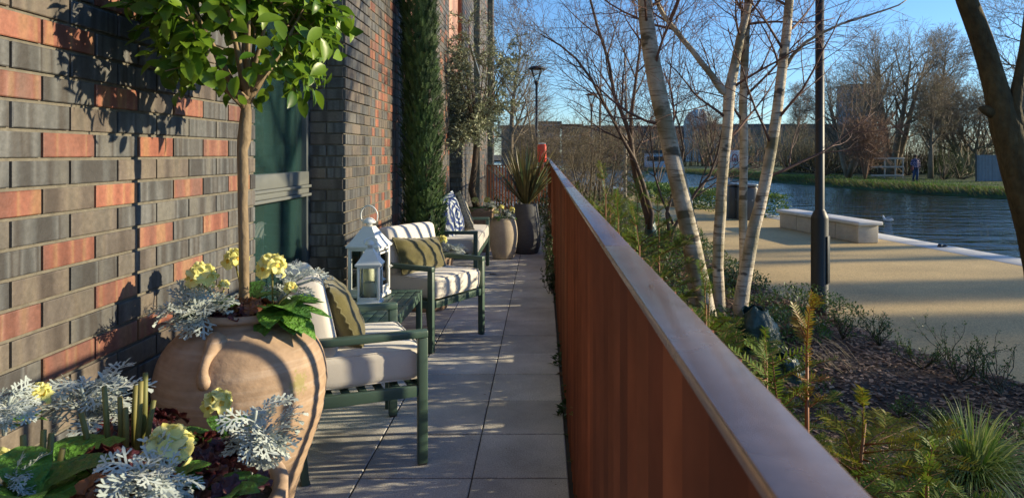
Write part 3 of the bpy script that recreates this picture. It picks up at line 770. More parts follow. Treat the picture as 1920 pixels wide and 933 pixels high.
def primrose(loc, label, heads=((0,0,.11,1.0),), nl=11, L=.115, seed=1, leafdir=None, group=None, lw=.55, up=(.25,.9), cur=(.25,.6)):
    random.seed(seed)
    e = empty('primrose', loc, 0, label, 'flower', group)
    m = MB()
    for k in range(nl):
        a = 6.283*k/nl+U(-.25,.25); ll = L*U(.7,1.1)
        if leafdir is not None and math.cos(a-leafdir) < .05: ll *= .38
        uz = U(*up)
        m.leaf((math.cos(a)*.012, math.sin(a)*.012, .0), (math.cos(a), math.sin(a), uz), UP, ll, ll*lw, 7, U(*cur), U(.05,.2), 1.35, wave=.014, pw=.55)
    m.build('leaves', PRIML, e)
    for (x, y, z, s) in heads:
        f = MB(); c = MB(); st = MB(); top = Vector((x,y,z))
        st.tube([(0,0,0), (x*.4,y*.4,z*.5), top-UP*.01], [.003,.0028,.0028], 6)
        nf = 9
        for k in range(nf):
            q = k/(nf-1); zz = 1-1.15*q; a = k*2.4+U(-.2,.2); rr = math.sqrt(max(0,1-zz*zz))
            d = Vector((rr*math.cos(a), rr*math.sin(a), zz+.15)).normalized()
            cc = top+d*.019*s; u = d.orthogonal().normalized(); v = d.cross(u); ro = U(0,6.28)
            pr = .0225*s*U(.85,1.12); tone = U(0,1)
            # ruffled round corolla: 5 notched petals as a waved disc
            N_ = 30; vs = [cc]; fs = []
            for ring, (fr_, hh) in enumerate(((.35,.002),(.75,.0045),(1.0,.003))):
                for i in range(N_):
                    b = 6.2832*i/N_; pet = abs(math.sin(2.5*b)); 
                    rad = pr*fr_*(.80+.22*pet**.5) if ring == 2 else pr*fr_
                    ruff = .0012*s*math.sin(b*10+k)*fr_+.0042*s*math.sin(b*5+ro)*fr_**2
                    vs.append(cc+(u*math.cos(b+ro)+v*math.sin(b+ro))*rad+d*(hh*s+ruff))
            for i in range(N_):
                j = (i+1)%N_; fs.append((0, 1+i, 1+j))
                for ring in (0,1): fs.append((1+ring*N_+i, 1+(ring+1)*N_+i, 1+(ring+1)*N_+j, 1+ring*N_+j))
            f.add(vs, fs, tone)
            vs = [cc+d*.0028*s]+[cc+(u*math.cos(6.2832*i/10)+v*math.sin(6.2832*i/10))*pr*.30*(.8+.3*(i%2))+d*.0032*s for i in range(10)]
            c.add(vs, [(0,1+i,1+(i+1)%10) for i in range(10)], tone)
        h = f.build('flower_head', PRIMF, e); c.build('flower_eyes', PRIMC, h); st.build('flower_stalk', STEMG, e)
    return e
def heuchera(loc, label, r=.09, n=22, mat_=None, seed=1, name='coral_bells', L=.05):
    random.seed(seed)
    e = empty(name, loc, 0, label, 'plant'); m = MB(); st = MB()
    for k in range(n):
        a = U(0,6.28); q = math.sqrt(U(0,1)); c = Vector((math.cos(a)*r*q, math.sin(a)*r*q, .025+U(0,.035)*(1-q)+.012)); st.tube([(0,0,-.01), c*.6, c], .0013, 4)
        nn = (Vector((c.x, c.y, .07))+sph()*.03).normalized(); u = nn.orthogonal().normalized(); v = nn.cross(u); rr = L*.5*U(.7,1.25); N_ = 21; tone = U(0,1)
        vs = [c-nn*.003]
        for fr_ in (.55, 1.0):
            for i in range(N_):
                b = 6.2832*i/N_; rad = rr*fr_*(1+.14*math.sin(b*7) if fr_ == 1 else 1)
                vs.append(c+(u*math.cos(b)+v*math.sin(b))*rad+nn*(.004*fr_*math.sin(b*5+k)+.003*math.sin(b*9)*fr_))
        fs = [(0,1+i,1+(i+1)%N_) for i in range(N_)]+[(1+i,1+N_+i,1+N_+(i+1)%N_,1+(i+1)%N_) for i in range(N_)]
        m.add(vs, fs, tone)
    m.build('leaves', mat_ or HEU, e); st.build('stems', HEU, e); return e
def cut_stems(loc, label, pts, seed=1):
    random.seed(seed); e = empty('cut_stems', loc, 0, label, 'stems')
    for (x, y, h, lx, ly) in pts:
        m = MB(); m.tube([(x,y,-.02),(x+lx*.5+U(-.003,.003),y+ly*.5,h*.5),(x+lx,y+ly,h)], [.0065,.0058,.0052], 8); m.build('stem', STEMG, e)
    return e
# big jar planting: the rim stands at z .876
jz = .870
silver_plant(JAR+Vector((-.070,-.075,jz-.01)), 'silver lacy dusty miller tumbling over the left rim of the big terracotta jar', .085, .12, 46, 21, (-.35,-.85))
silver_plant(JAR+Vector((.085,.06,jz+.03)), 'silver dusty miller behind the flowers at the right of the big terracotta jar', .13, .085, 20, 22, (.75,.1))
primrose(JAR+Vector((-.07,-.01,jz)), 'pale yellow primrose head on the wall side of the jar, above the silver leaves', ((-.035,-.06,.130,1.55),(.02,-.02,.10,.6)), 14, .13, 31, up=(.3,1.8), cur=(.4,.9))
primrose(JAR+Vector((-.03,.075,jz)), 'pale yellow primrose partly hidden behind the tree stem in the jar', ((-.035,.02,.160,1.45),), 14, .14, 32, up=(.3,1.8), cur=(.4,.9))
primrose(JAR+Vector((.105,-.015,jz)), 'largest pale yellow primrose with big crinkled leaves hanging over the right rim of the jar', ((.015,-.045,.160,1.55),(.065,-.02,.09,.7)), 46, .150, 33, -.15, up=(.1,1.9), cur=(.5,1.15))
heuchera(JAR+Vector((.015,-.02,jz-.005)), 'bronze leaved plant at the foot of the tree stem in the jar', .075, 20, HEU2, 41)
heuchera(JAR+Vector((.0,-.085,jz-.02)), 'dark burgundy plant at the front rim of the jar', .06, 14, HEU, 42)
# foreground planter: rim z .69
fz = .685
def fpx(x, y, Y): return px(x, y, Y)
silver_plant(fpx(170, 815, 1.62), 'tall silver dusty miller standing against the brick wall behind the cut stems', .165, .105, 42, 51, (-.05,.1))
silver_plant(fpx(470, 850, 1.42)+Vector((0,0,-.02)), 'silver dusty miller rising beside the yellow primrose at the right side of the planter', .155, .072, 44, 52, (.15,-.1))
silver_plant(fpx(298, 925, 1.20), 'brightest silver dusty miller at the front edge of the planter', .055, .078, 40, 53, (0,-.3))
silver_plant(fpx(8, 795, 1.38), 'silver dusty miller at the lower left corner of the picture', .075, .060, 30, 54, (.1,0))
silver_plant(fpx(20, 900, 1.22)+Vector((0,0,-.02)), 'small silver dusty miller around the lowest yellow bloom', .03, .05, 14, 55, (-.2,0))
primrose(fpx(418, 822, 1.50), 'yellow primrose in front of the silver plant on the jar side of the planter', ((-.012,0,.070,1.05),), 12, .085, 61)
primrose(fpx(318, 900, 1.26), 'large golden yellow primrose behind the brightest silver plant', ((.0,.0,.055,1.3),), 10, .08, 62, group=None)
primrose(fpx(50, 790, 1.50), 'small yellow primrose half hidden by silver leaves near the wall', ((.025,0,.055,.85),), 8, .085, 63, 3)
primrose(fpx(8, 915, 1.28), 'bright yellow primrose at the very edge of the planter', ((-.0,0,.040,.95),), 6, .07, 64)
primrose(fpx(115, 905, 1.36), 'broad green primrose leaves without a flower in front of the cut stems', (), 13, .125, 65, lw=.72, up=(.5,1.6), cur=(.3,1.0))
primrose(fpx(60, 935, 1.20), 'flowerless green primrose leaves at the bottom left of the planter', (), 11, .115, 66, lw=.72, up=(.5,1.6), cur=(.3,1.0))
primrose(fpx(395, 950, 1.22), 'flowerless primrose leaves at the front right of the planter', (), 12, .085, 67, lw=.7, up=(.5,1.6), cur=(.3,1.0))
heuchera(fpx(195, 905, 1.30), 'crimson leaved plant beside the broad green leaves', .05, 12, HEU, 71, L=.058)
heuchera(fpx(395, 880, 1.42), 'dark burgundy crinkled plant between the two silver plants', .09, 34, HEU, 72, L=.045)
heuchera(fpx(265, 830, 1.60), 'dark burgundy plant close to the wall behind the cut stems', .09, 26, HEU, 73, L=.045)
heuchera(fpx(230, 945, 1.22), 'bronze leaved plant at the bottom edge left of the brightest silver plant', .07, 18, HEU2, 74, L=.05)
heuchera(fpx(420, 945, 1.28), 'deep red plant low beside the jar at the rim of the planter', .08, 22, HEU, 75, L=.045)
cut_stems(fpx(232, 840, 1.50), 'group of green and brown cut stems standing upright in the planter',
   [(-.033,0,.130,-.008,0),(-.012,.01,.105,-.002,0),(.004,0,.085,.0,0),(.012,.02,.125,.002,.0),(.026,.0,.14,.010,0),(.032,.01,.155,.008,0),(.045,0,.10,.018,0),(-.05,-.03,.085,-.02,0)], 5)
cut_stems(fpx(78, 900, 1.35), 'smaller group of reddish cut stems near the left edge of the planter',
   [(-.035,0,.085,.0,0),(.0,0,.095,.004,0),(.01,.01,.085,.002,0),(-.01,0,.055,0,0),(.03,0,.06,.01,0)], 6)
# flowers at the other pots
def mixpot(c, z, labs, seed, sc=1.0):
    silver_plant(c+Vector((.04,-.08,z)), labs[0], .13, .10, 24, seed, (.2,-.3))
    primrose(c+Vector((-.07,-.09,z)), labs[1], ((-.02,-.03,.10,1.45),), 12, .10, seed+1)
    primrose(c+Vector((.085,-.02,z)), labs[2], ((.03,-.02,.12,1.35),), 12, .10, seed+2)
mixpot(BP, .53, ('silver leaved plant in the middle of the pale beige pot', 'yellow primrose on the sofa side of the pale beige pot', 'yellow primrose on the fence side of the pale beige pot'), 80)
primrose(BP+Vector((-.03,.06,.53)), 'yellow primrose at the back of the pale beige pot', ((.0,0,.15,1.2),), 12, .11, 90)
primrose(OP+Vector((-.02,-.16,.61)), 'yellow primrose under the olive tree, behind the sofa arm', ((.0,-.03,.13,1.6),), 14, .12, 91)
primrose(OP+Vector((.13,-.12,.61)), 'pale yellow primrose at the fence side of the olive tree pot', ((.02,-.03,.13,1.6),), 14, .12, 92)
silver_plant(OP+Vector((.16,.0,.61)), 'silver leaved plant beside the olive tree stem', .14, .11, 24, 93)
primrose(OP+Vector((-.19,-.05,.61)), 'leafy green primrose between the cypress and the olive tree', (), 16, .17, 94)
primrose(CP+Vector((.13,-.13,.50)), 'yellow primrose at the foot of the cypress behind the armchair', ((.03,-.05,.14,1.35),(-.06,-.05,.18,.9)), 12, .11, 95)
silver_plant(CP+Vector((.20,-.08,.50)), 'silver leaved plant at the foot of the cypress', .10, .14, 34, 96, (.6,-.5))

# ------------------------------------------------------------ round headed tree in the jar
random.seed(5)
st = empty('standard_tree', JAR+Vector((0,0,.80)), 0, 'small tree with a bare stem and round head of glossy leaves in the big jar', 'tree')
TRK = mat('smooth_bark', (.20,.145,.085), rough=.75, nscale=14, namt=.3, tone=False, bump=(35,.7,.01), stretch=(1,1,.5), fine=(60,.15))
def P(x, y, Y=2.38): return px(x, y, Y)-(JAR+Vector((0,0,.80)))
m = MB()
m.tube([P(458,610), P(458,540), P(457,450), P(455,380), P(456,320), P(454,282), P(458,262), P(459,240), P(461,215), P(462,195)], [.0175,.0165,.016,.016,.018,.017,.022,.020,.018,.015], 14, jit=.05)
tr = m.build('trunk', TRK, st)
CC = Vector((.0, 0.01, 1.035)) # head centre (local z, world 1.845)
RX, RY, RZ = .285, .375, .335
lim = MB(); lf = MB(); nodes = []
base = P(461, 205)
for k in range(15):
    a = 6.283*k/15*1.9+U(-.3,.3); el = U(-.12,1.2); d = Vector((math.cos(a)*math.cos(el), math.sin(a)*math.cos(el), math.sin(el)))
    tip = CC+Vector((d.x*RX*.82, d.y*RY*.82, d.z*RZ*.85)); mid = base.lerp(tip, .45)+Vector((0,0,-.03))+sph()*.03
    lim.tube([base+Vector((0,0,U(-.03,.06))), mid, tip], [U(.010,.015), .007, .003], 7, jit=.05)
    for j in range(9):
        t = U(.3,1); b = mid.lerp(tip, t); d2 = (d+sph()*.9).normalized(); e2 = b+d2*U(.08,.17)
        lim.tube([b, b.lerp(e2,.5)+sph()*.01, e2], [.003,.0022,.0015], 5); nodes.append((b, e2)); 
lim.build('branches', TRK, tr)
def inside(p): 
    q = p-CC; return (q.x/RX)**2+(q.y/RY)**2+(q.z/RZ)**2
cnt = 0
for (b, e2) in nodes:
    for j in range(9):
        t = U(.1,1.05); p = b.lerp(e2, t)
        o = (p-CC).normalized(); d = (o*.8+sph()*.9+Vector((0,0,-.25))).normalized()
        if inside(p) > 1.25: continue
        nrm = (UP*.7+o*.6+sph()*.5)
        L = U(.045,.082); lf.leaf(p, d, nrm, L, L*U(.48,.60), 5, U(.05,.45), U(.05,.25), .9); cnt += 1
for k in range(640):   # leafy shoots filling the outside of the head
    d = sph(-.75, 1); p = CC+Vector((d.x*RX, d.y*RY, d.z*RZ))*U(.72,1.02)*(1+.34*noise.noise(d*2.6))
    nrm = (UP*.6+d*.8+sph()*.4); dd = (d*.6+sph()*.9+Vector((0,0,-.08))).normalized(); L = U(.045,.085)
    lf.leaf(p, dd, nrm, L, L*U(.48,.60), 5, U(.05,.45), U(.05,.25), .9)
    if k % 4 == 0: lim.tube([p, p-d*.05], .0015, 4)
lf.build('crown', LEAF, st)
# ------------------------------------------------------------ cypress
random.seed(8)
cy = empty('cypress_tree', CP+Vector((0,0,.45)), 0, 'tall narrow dark green cypress rising against the brick wall', 'tree')
m = MB(); m.tube([(0,0,0),(-.04,0,1.5),(-.09,0,3.4)], [.03,.022,.006], 8); m.build('trunk', BARK, cy)
def cyr(h):   # radius of the column above the pot
    if h < .25: return .10+.36*h
    return .19-.045*(h/3.3)
m = MB()
for k in range(10000):
    h = U(.02, 3.35); a = U(0, 6.283); r0 = cyr(h)*(1+.16*noise.noise(Vector((math.cos(a)*1.3, math.sin(a)*1.3, h*3.2))))
    q = U(.45,1.0)**.6; p = Vector((math.cos(a)*r0*q-.02-.026*h, math.sin(a)*r0*q, h)); out = Vector((math.cos(a), math.sin(a), 0))
    d = (out*U(.15,.75)+UP*U(.7,1.2)+sph()*.25).normalized(); L = U(.045,.095)
    s = d.cross(out+sph()*.5).normalized(); w = L*.10; t = U(0,1)*(1 if U(0,1) > .03 else 1)
    # a feathery spray: stalk with small side shoots
    m.add([p-s*w*.3, p+s*w*.3, p+d*L+s*w*.1, p+d*L-s*w*.1], [(0,1,2,3)], t)
    for j in range(4):
        f = .2+.2*j; b = p+d*L*f
        for sg in (-1,1):
            e = b+(d*.8+s*sg*.7+sph()*.15)*L*(.36-.05*j); n_ = (e-b).cross(out).normalized()*w*.45
            m.add([b-n_, b+n_, e+n_*.4, e-n_*.4], [(0,1,2,3)], t)
m.build('crown', CYP, cy)
# ------------------------------------------------------------ olive tree
random.seed(12)
ol = empty('olive_tree', OP+Vector((0,0,.58)), 0, 'silvery green olive tree with thin drooping leafy branches beyond the sofa', 'tree')
m = MB(); br = MB(); lv = MB()
def Q(x, y, Y=10.35): return px(x, y, Y)-(OP+Vector((0,0,.58)))
m.tube([(0,0,0), Q(884,355), Q(890,310), Q(893,270), Q(888,235)], [.055,.05,.045,.04,.03], 9, jit=.06); t_ = m.build('trunk', BARK, ol)
c0 = Q(892, 262)
for k in range(32):
    a = U(0,6.283); h = U(.15,1.95); rr = U(.2,.68)*(1-.35*max(0,(h-1.1)))*(1 if h > .5 else .95)
    tip = Vector((c0.x+math.cos(a)*rr*1.05+.02, c0.y+math.sin(a)*rr, c0.z-.25+h)); mid = c0.lerp(tip,.5)+Vector((0,0,.12))+sph()*.05
    br.tube([c0, mid, tip], [.014,.008,.003], 5)
    for j in range(16):
        t = U(.25,1); b = mid.lerp(tip, t) if U(0,1) > .25 else c0.lerp(mid, U(.3,1)); d = (Vector((math.cos(a),math.sin(a),.1))+sph()*1.0).normalized(); L = U(.18,.36)
        pts = [b, b+d*L*.5-UP*.01, b+d*L-UP*L*.28]
        br.tube(pts, [.003,.002,.0012], 4)
        for q in range(19):
            f = U(.1,1); p = pts[0].lerp(pts[1], f*2) if f < .5 else pts[1].lerp(pts[2], f*2-1)
            dd = (d*.8+sph()*.9).normalized(); l_ = U(.05,.085); lv.leaf(p, dd, sph(), l_, l_*.24, 2, U(0,.3), .1, .8)
for k in range(9):
    a = U(0,6.28); b = c0+Vector((U(-.35,.35),U(-.3,.3),U(1.2,1.7))); e = b+Vector((U(-.12,.12),U(-.1,.1),U(.25,.5))); br.tube([b,(b+e)/2+sph()*.02,e],[.003,.002,.001],4)
    for q in range(30):
        p = b.lerp(e,U(0,1)); l_ = .06; lv.leaf(p,(sph()+UP*.6).normalized(),sph(),l_,l_*.2,2,.1,.1,.8)
br.build('branches', BARK, t_); lv.build('crown', OLV, ol)
# ------------------------------------------------------------ phormium
random.seed(14)
FLAX = mat('bronze_flax', (.075,.070,.030), (.22,.19,.075), .45, nscale=4, namt=.2, transl=.15, stretch=(1,1,.3))
FLAXG = mat('green_flax', (.09,.13,.05), (.20,.26,.14), .45, nscale=4, namt=.2, transl=.15)
fl = empty('flax_plant', DP+Vector((0,0,.68)), 0, 'spiky bronze flax plant fanning out of the tall charcoal pot', 'plant')
def blade(mb, b, d, L, W, droop, n=8, tone=None, fold=.35):
    q = Vector(b); dd = Vector(d).normalized(); vs = []; fs = []; side = dd.cross(UP); 
    if side.length < .1: side = Vector((1,0,0))
    side.normalize(); rot = U(-.5,.5); 
    for i in range(n+1):
        t = i/n; w = W*.5*(.6+.4*math.sin(min(1,t*2.2)*1.57))*(1-max(0,(t-.45)/.55)**1.6); nn = side.cross(dd)
        s2 = side*math.cos(rot)+nn*math.sin(rot); n2 = s2.cross(dd)
        vs += [q-s2*w-n2*(-w*fold), q, q+s2*w+n2*(w*fold)]; q = q+dd*(L/n); dd = (dd-UP*droop*(.05+.2*t)).normalized()
    for i in range(n): b_ = i*3; fs += [(b_,b_+1,b_+4,b_+3),(b_+1,b_+2,b_+5,b_+4)]
    mb.add(vs, fs, tone)
m = MB(); m2 = MB()
for k in range(125):
    a = U(0,6.283); s = U(.08,1.0)**1.0; mm = m if k % 7 else m2
    blade(mm, (math.cos(a)*.03, math.sin(a)*.03, 0), (math.cos(a)*s, math.sin(a)*s, 1), U(.60,1.0)*(1-.10*s), U(.024,.040), U(.05,.55)*s, 9)
m.build('leaves', FLAX, fl); m2.build('leaves', FLAXG, fl)
# climbing leafy sprigs at the foot of the fence
random.seed(15)
def sprig_plant(name, loc, label, cat, n, h, spread, mt, L=.03, group=None, seed=1, stemr=.002, out=None, leafn=12, wid=.5):
    random.seed(seed); e = empty(name, loc, 0, label, cat, group); m = MB(); s = MB()
    for k in range(n):
        a = U(0,6.283); d = Vector((math.cos(a)*spread, math.sin(a)*spread, h*U(.5,1)))
        if out: d += Vector(out)*U(0,1)
        pts = [Vector((U(-.03,.03),U(-.03,.03),0))]; 
        for q in range(1,5): pts.append(pts[0]+d*(q/4)+sph()*h*.06+Vector((0,0,-.05*h*q*q/16)))
        s.tube(pts, [stemr,stemr*.9,stemr*.8,stemr*.6,stemr*.4], 4)
        for j in range(leafn):
            f = U(.15,1)*3.999; i = int(f); p = pts[i].lerp(pts[i+1], f-i); m.leaf(p, (sph()+d.normalized()*.6).normalized(), UP+sph()*.6, L*U(.6,1.2), L*wid*U(.7,1.1), 3, U(0,.4), .15, .7)
    m.build('leaves', mt, e); s.build('stems', TWIG, e); return e
GREENL = mat('fresh_leaf', (.04,.10,.014), (.12,.21,.03), .4, nscale=10, namt=.25, transl=.3)
DGREENL = mat('dark_leaf', (.018,.045,.010), (.05,.10,.022), .38, nscale=10, namt=.25, transl=.2)
for k, (y, h) in enumerate(((7.2,.35),(7.9,.55),(8.8,.6),(9.8,.75),(10.9,.8),(12.1,.7))):
    sprig_plant('climbing_plant', (.085,y,0), 'leafy green climber growing up the terrace side of the rusty fence', 'plant', 14, h, .07, DGREENL, .035, 'climbers along the foot of the fence', 200+k, leafn=22)
# foliage at the end of the terrace
for k, (x, y) in enumerate(((-.55,11.6),(-.15,12.6),(-.6,13.6),(-.2,15.4))):
    sprig_plant('evergreen_bush', (x,y,0), 'low dark evergreen bush growing past the pots at the far end of the terrace', 'bush', 34, .75, .30, DGREENL, .05, 'bushes at the far end of the terrace', 220+k, leafn=26)
import bisect
def lerp_tab(tab, y):
    if y <= tab[0][0]: return tab[0][1]
    for (a, b), (c, d) in zip(tab, tab[1:]):
        if y <= c: return b+(d-b)*(y-a)/(c-a)
    return tab[-1][1]
BEDE = [(-8,6.0),(1,5.6),(3,4.9),(4.5,4.0),(5.3,3.6),(6.1,3.35),(7.3,3.1),(8.4,2.95),(10,2.85),(12.6,2.85),(16,2.8),(27,2.8),(60,2.2)]
def xe(y): return lerp_tab(BEDE, y)
def xq(y): return 7.25-.1536*(y-15.32)      # water side of the quay
FW = [(-60,34),(-10,29.5),(20,25.2),(34.2,22.3),(39,20.2),(45,19.1),(53,17.5),(70,16.6),(90,14),(120,8),(200,-6)]
def xf(y): return lerp_tab(FW, y)
ZP = -.30; ZW = -.74
# ------------------------------------------------------------ ground, path, quay, water
GRASSM = mat('grass_ground', (.030,.055,.012), (.075,.115,.025), .95, nscale=.9, namt=.45, bump=(30,.8,.05), world=True, fine=(7,.35), tone=False)
EARTH = mat('earth_ground', (.045,.035,.022), rough=.95, nscale=1.2, namt=.4, bump=(25,.8,.03), world=True, fine=(9,.3), tone=False)
def pathmat():
    m = mat('resin_path', (.50,.365,.17), rough=.88, nscale=.8, namt=.14, world=True, fine=(95,.42), bump=(240,.5,.004), tone=False); return m
PATHM = pathmat()
ys = [-60,-20,-8,0,3,4.5,5.3,6.1,7.3,8.4,10,12.6,16,20,24,27,32,40,50,60,80,100,130,160,200]
m = MB(); vs = []; fs = []
for y in ys: vs += [(-300,y,ZP-.06),(xq(y)-.3,y,ZP-.06)]
for i in range(len(ys)-1): fs.append((2*i,2*i+1,2*i+3,2*i+2))
m.add(vs, fs, .5, False); m.add([(-300,200,ZP-.06),(600,200,ZP-.06),(600,1500,ZP-.06),(-300,1500,ZP-.06)], [(0,1,2,3)], .5, False)
struct(m.build('ground', EARTH))
m = MB(); vs = []; fs = []
yy = [y for y in ys if y <= 32]
for y in yy: vs += [(xe(y)-.12,y,ZP),(xq(y)-.61,y,ZP)]
for i in range(len(yy)-1): fs.append((2*i,2*i+1,2*i+3,2*i+2))
m.add(vs, fs, .5, False); struct(m.build('path', PATHM))
COPE = mat('pale_coping_stone', (.50,.49,.46), (.60,.59,.56), .8, nscale=5, namt=.12, bump=(90,.3,.003), fine=(60,.12))
m = MB(); y = -12.0; q = Vector((-.1536, 1, 0)).normalized()
while y < 42:
    a = Vector((xq(y), y, 0)); L_ = 1.2
    c = a+q*(L_/2)+Vector((-.302, -.046, ZP-.146)); m.box(c, (.62, L_-.008, .30), math.atan2(.1536, 1), .008); y += L_*q.y
struct(m.build('quay_coping', COPE))
m = MB(); vs = []; fs = []
for y in ys: vs += [(xq(y)-.10,y,ZP-.10),(xq(y)-.10,y,-2.2)]
for i in range(len(ys)-1): fs.append((2*i,2*i+1,2*i+3,2*i+2))
m.add(vs, fs, .5, False); struct(m.build('quay_wall', mat('dark_quay', (.06,.055,.05), rough=.8, tone=False, world=True)))
def water_mat():
    m = bpy.data.materials.new('canal_water'); m.use_nodes = True; nt = m.node_tree; N = nt.nodes; L = nt.links; bs = N['Principled BSDF']
    bs.inputs['Base Color'].default_value = (.004,.012,.010,1); bs.inputs['Roughness'].default_value = .02; bs.inputs['IOR'].default_value = 1.33; bs.inputs['Specular IOR Level'].default_value = .6
    g = N.new('ShaderNodeNewGeometry'); mp = N.new('ShaderNodeMapping'); mp.inputs['Rotation'].default_value = (0,0,R(9)); mp.inputs['Scale'].default_value = (.26,.85,1); L.new(g.outputs['Position'], mp.inputs[0])
    a = N.new('ShaderNodeTexNoise'); a.inputs['Scale'].default_value = 1.25; a.inputs['Detail'].default_value = 3; a.inputs['Distortion'].default_value = .5; L.new(mp.outputs[0], a.inputs[0])
    b = N.new('ShaderNodeTexNoise'); b.inputs['Scale'].default_value = 5.0; b.inputs['Detail'].default_value = 3; b.inputs['Distortion'].default_value = .3; L.new(mp.outputs[0], b.inputs[0])
    s = N.new('ShaderNodeMath'); s.operation = 'MULTIPLY_ADD'; s.inputs[1].default_value = .28; L.new(b.outputs[0], s.inputs[0]); L.new(a.outputs[0], s.inputs[2])
    bp = N.new('ShaderNodeBump'); bp.inputs['Strength'].default_value = 1.0; bp.inputs['Distance'].default_value = .17; L.new(s.outputs[0], bp.inputs['Height']); L.new(bp.outputs[0], bs.inputs['Normal'])
    return m
m = MB(); m.add([(-250,-300,ZW),(900,-300,ZW),(900,1500,ZW),(-250,1500,ZW)], [(0,1,2,3)], .5, False); struct(m.build('canal_water', water_mat()))
# far bank
offs = [(0,-1.3),(.05,ZW+.02),(.35,-.62),(.9,-.44),(1.5,-.35),(2.4,-.33),(4.2,-.35),(5.6,-.33),(8,-.30),(14,-.25),(40,-.2),(1200,.5)]
m = MB(); vs = []; fs = []; yl = [-60+i*3 for i in range(0, 88)]
for y in yl:
    for (o, z) in offs:
        nn = noise.noise(Vector((y*.35, o*.6, 3)))
        vs.append((xf(y)+o+(.25*nn if .1 < o < 3 else 0), y, z+(.07*nn if .2 < o < 60 else 0)))
k = len(offs)
for i in range(len(yl)-1):
    for j in range(k-1): fs.append((i*k+j, i*k+j+1, (i+1)*k+j+1, (i+1)*k+j))
m.add(vs, fs, .5); struct(m.build('far_bank', GRASSM))
TAN = mat('bank_grass', (.16,.12,.05), (.07,.11,.02), .8, nscale=3, namt=.3, transl=.3)
TANG = mat('green_grass', (.05,.12,.012), (.11,.20,.03), .7, nscale=3, namt=.3, transl=.35)
random.seed(31); m = MB(); m2 = MB()
for k in range(30000):
    y = 24+58*U(0,1)**1.5; o = U(.1,2.6)+U(0,1)**3*6; x = xf(y)+o
    z = lerp_tab([(a, b) for a, b in offs], o)
    h = U(.10,.28)*(1.5 if o < 1.2 else .45); w = U(.012,.03); a = U(0,6.28); l = Vector((math.cos(a),math.sin(a),0))*h*.5
    if o < 1.0: l.x -= h*.7
    s = Vector((math.sin(a),-math.cos(a),0))*w; p = Vector((x,y,z-.02))
    (m if (o < 1.5 and U(0,1) < .8) else m2).add([p-s,p+s,p+l+UP*h], [(0,1,2)])
tag(m.build('bank_grass', TAN), 'straw coloured grass hanging over the far bank of the canal', 'grass', kind='stuff')
tag(m2.build('grass', TANG), 'short green grass on top of the far bank', 'grass', kind='stuff')
# ------------------------------------------------------------ planting bed
random.seed(32)
def zb(x, y):
    e = xe(y)-x; f = min(1, max(0, (e+.02)/.35)); g = noise.noise(Vector((x*1.1,y*1.1,2)))*.05+noise.noise(Vector((x*4,y*4,5)))*.018
    return ZP-.03+f*(.10+g)
m = MB(); vs = []; fs = []; ny = 190; nx = 46
for j in range(ny+1):
    t = j/ny; y = -1.5+6*t+28*t*t
    for i in range(nx+1):
        x = .20+(xe(y)+.10-.20)*i/nx; vs.append((x,y,zb(x,y)))
for j in range(ny):
    for i in range(nx): a = j*(nx+1)+i; fs.append((a,a+1,a+nx+2,a+nx+1))
m.add(vs, fs, .5); struct(m.build('planting_bed', mat('bark_soil', (.055,.036,.024), rough=.95, nscale=18, namt=.5, bump=(60,.9,.03), world=True, tone=False, fine=(50,.4))))
CHIP = mat('bark_chips', (.12,.072,.048), (.50,.33,.21), .85, nscale=30, namt=.25)
m = MB()
for k in range(26000):
    y = 2.0+8.5*U(0,1)**1.3; x = U(.25, xe(y)+.03); z = zb(x,y)+U(-.004,.014); a = U(0,6.28); L_ = U(.010,.030); w = L_*U(.35,.7)
    d = Vector((math.cos(a),math.sin(a),U(-.35,.35))).normalized(); s = Vector((-math.sin(a),math.cos(a),U(-.4,.4))).normalized(); n = d.cross(s)*U(.002,.005); p = Vector((x,y,z))
    m.add([p-d*L_-s*w*.6, p-d*L_*.4+s*w, p+d*L_+s*w*.5, p+d*L_*.7-s*w, p-d*L_*.8-s*w*.4+n, p-d*L_*.3+s*w*.8+n, p+d*L_*.8+s*w*.4+n, p+d*L_*.6-s*w*.8+n], [(4,5,6,7),(0,1,5,4),(1,2,6,5),(2,3,7,6),(3,0,4,7)], U(0,1)**2.0, False)
tag(m.build('bark_mulch', CHIP), 'dark brown bark chips covering the planting bed', 'mulch', kind='stuff')
# low leafy cover further along the bed
m = MB()
for k in range(36000):
    y = 4.6+21*U(0,1)**1.35; x = U(.25, xe(y)-.02); c = noise.noise(Vector((x*1.4,y*1.0,8)))
    if c < -.05 and y < 12: continue
    if y < 7.4 and x > 1.9: continue
    h = .05+.30*max(0,c+.25)*U(.2,1)+(.10 if y > 11 else 0)*U(0,1.4); L_ = U(.028,.05); p = Vector((x,y,zb(x,y)+h)); m.leaf(p, (sph()+UP*.5).normalized(), UP+sph()*.7, L_, L_*U(.4,.6), 2, U(0,.4), .15, .7)
tag(m.build('ground_cover', mat('cover_leaf', (.045,.09,.016), (.15,.21,.035), .5, nscale=2, namt=.35, transl=.25)), 'low green leafy ground cover between the trees in the bed', 'ground cover', kind='stuff')
def dz(x, y): return Vector((x,y,zb(x,y)))
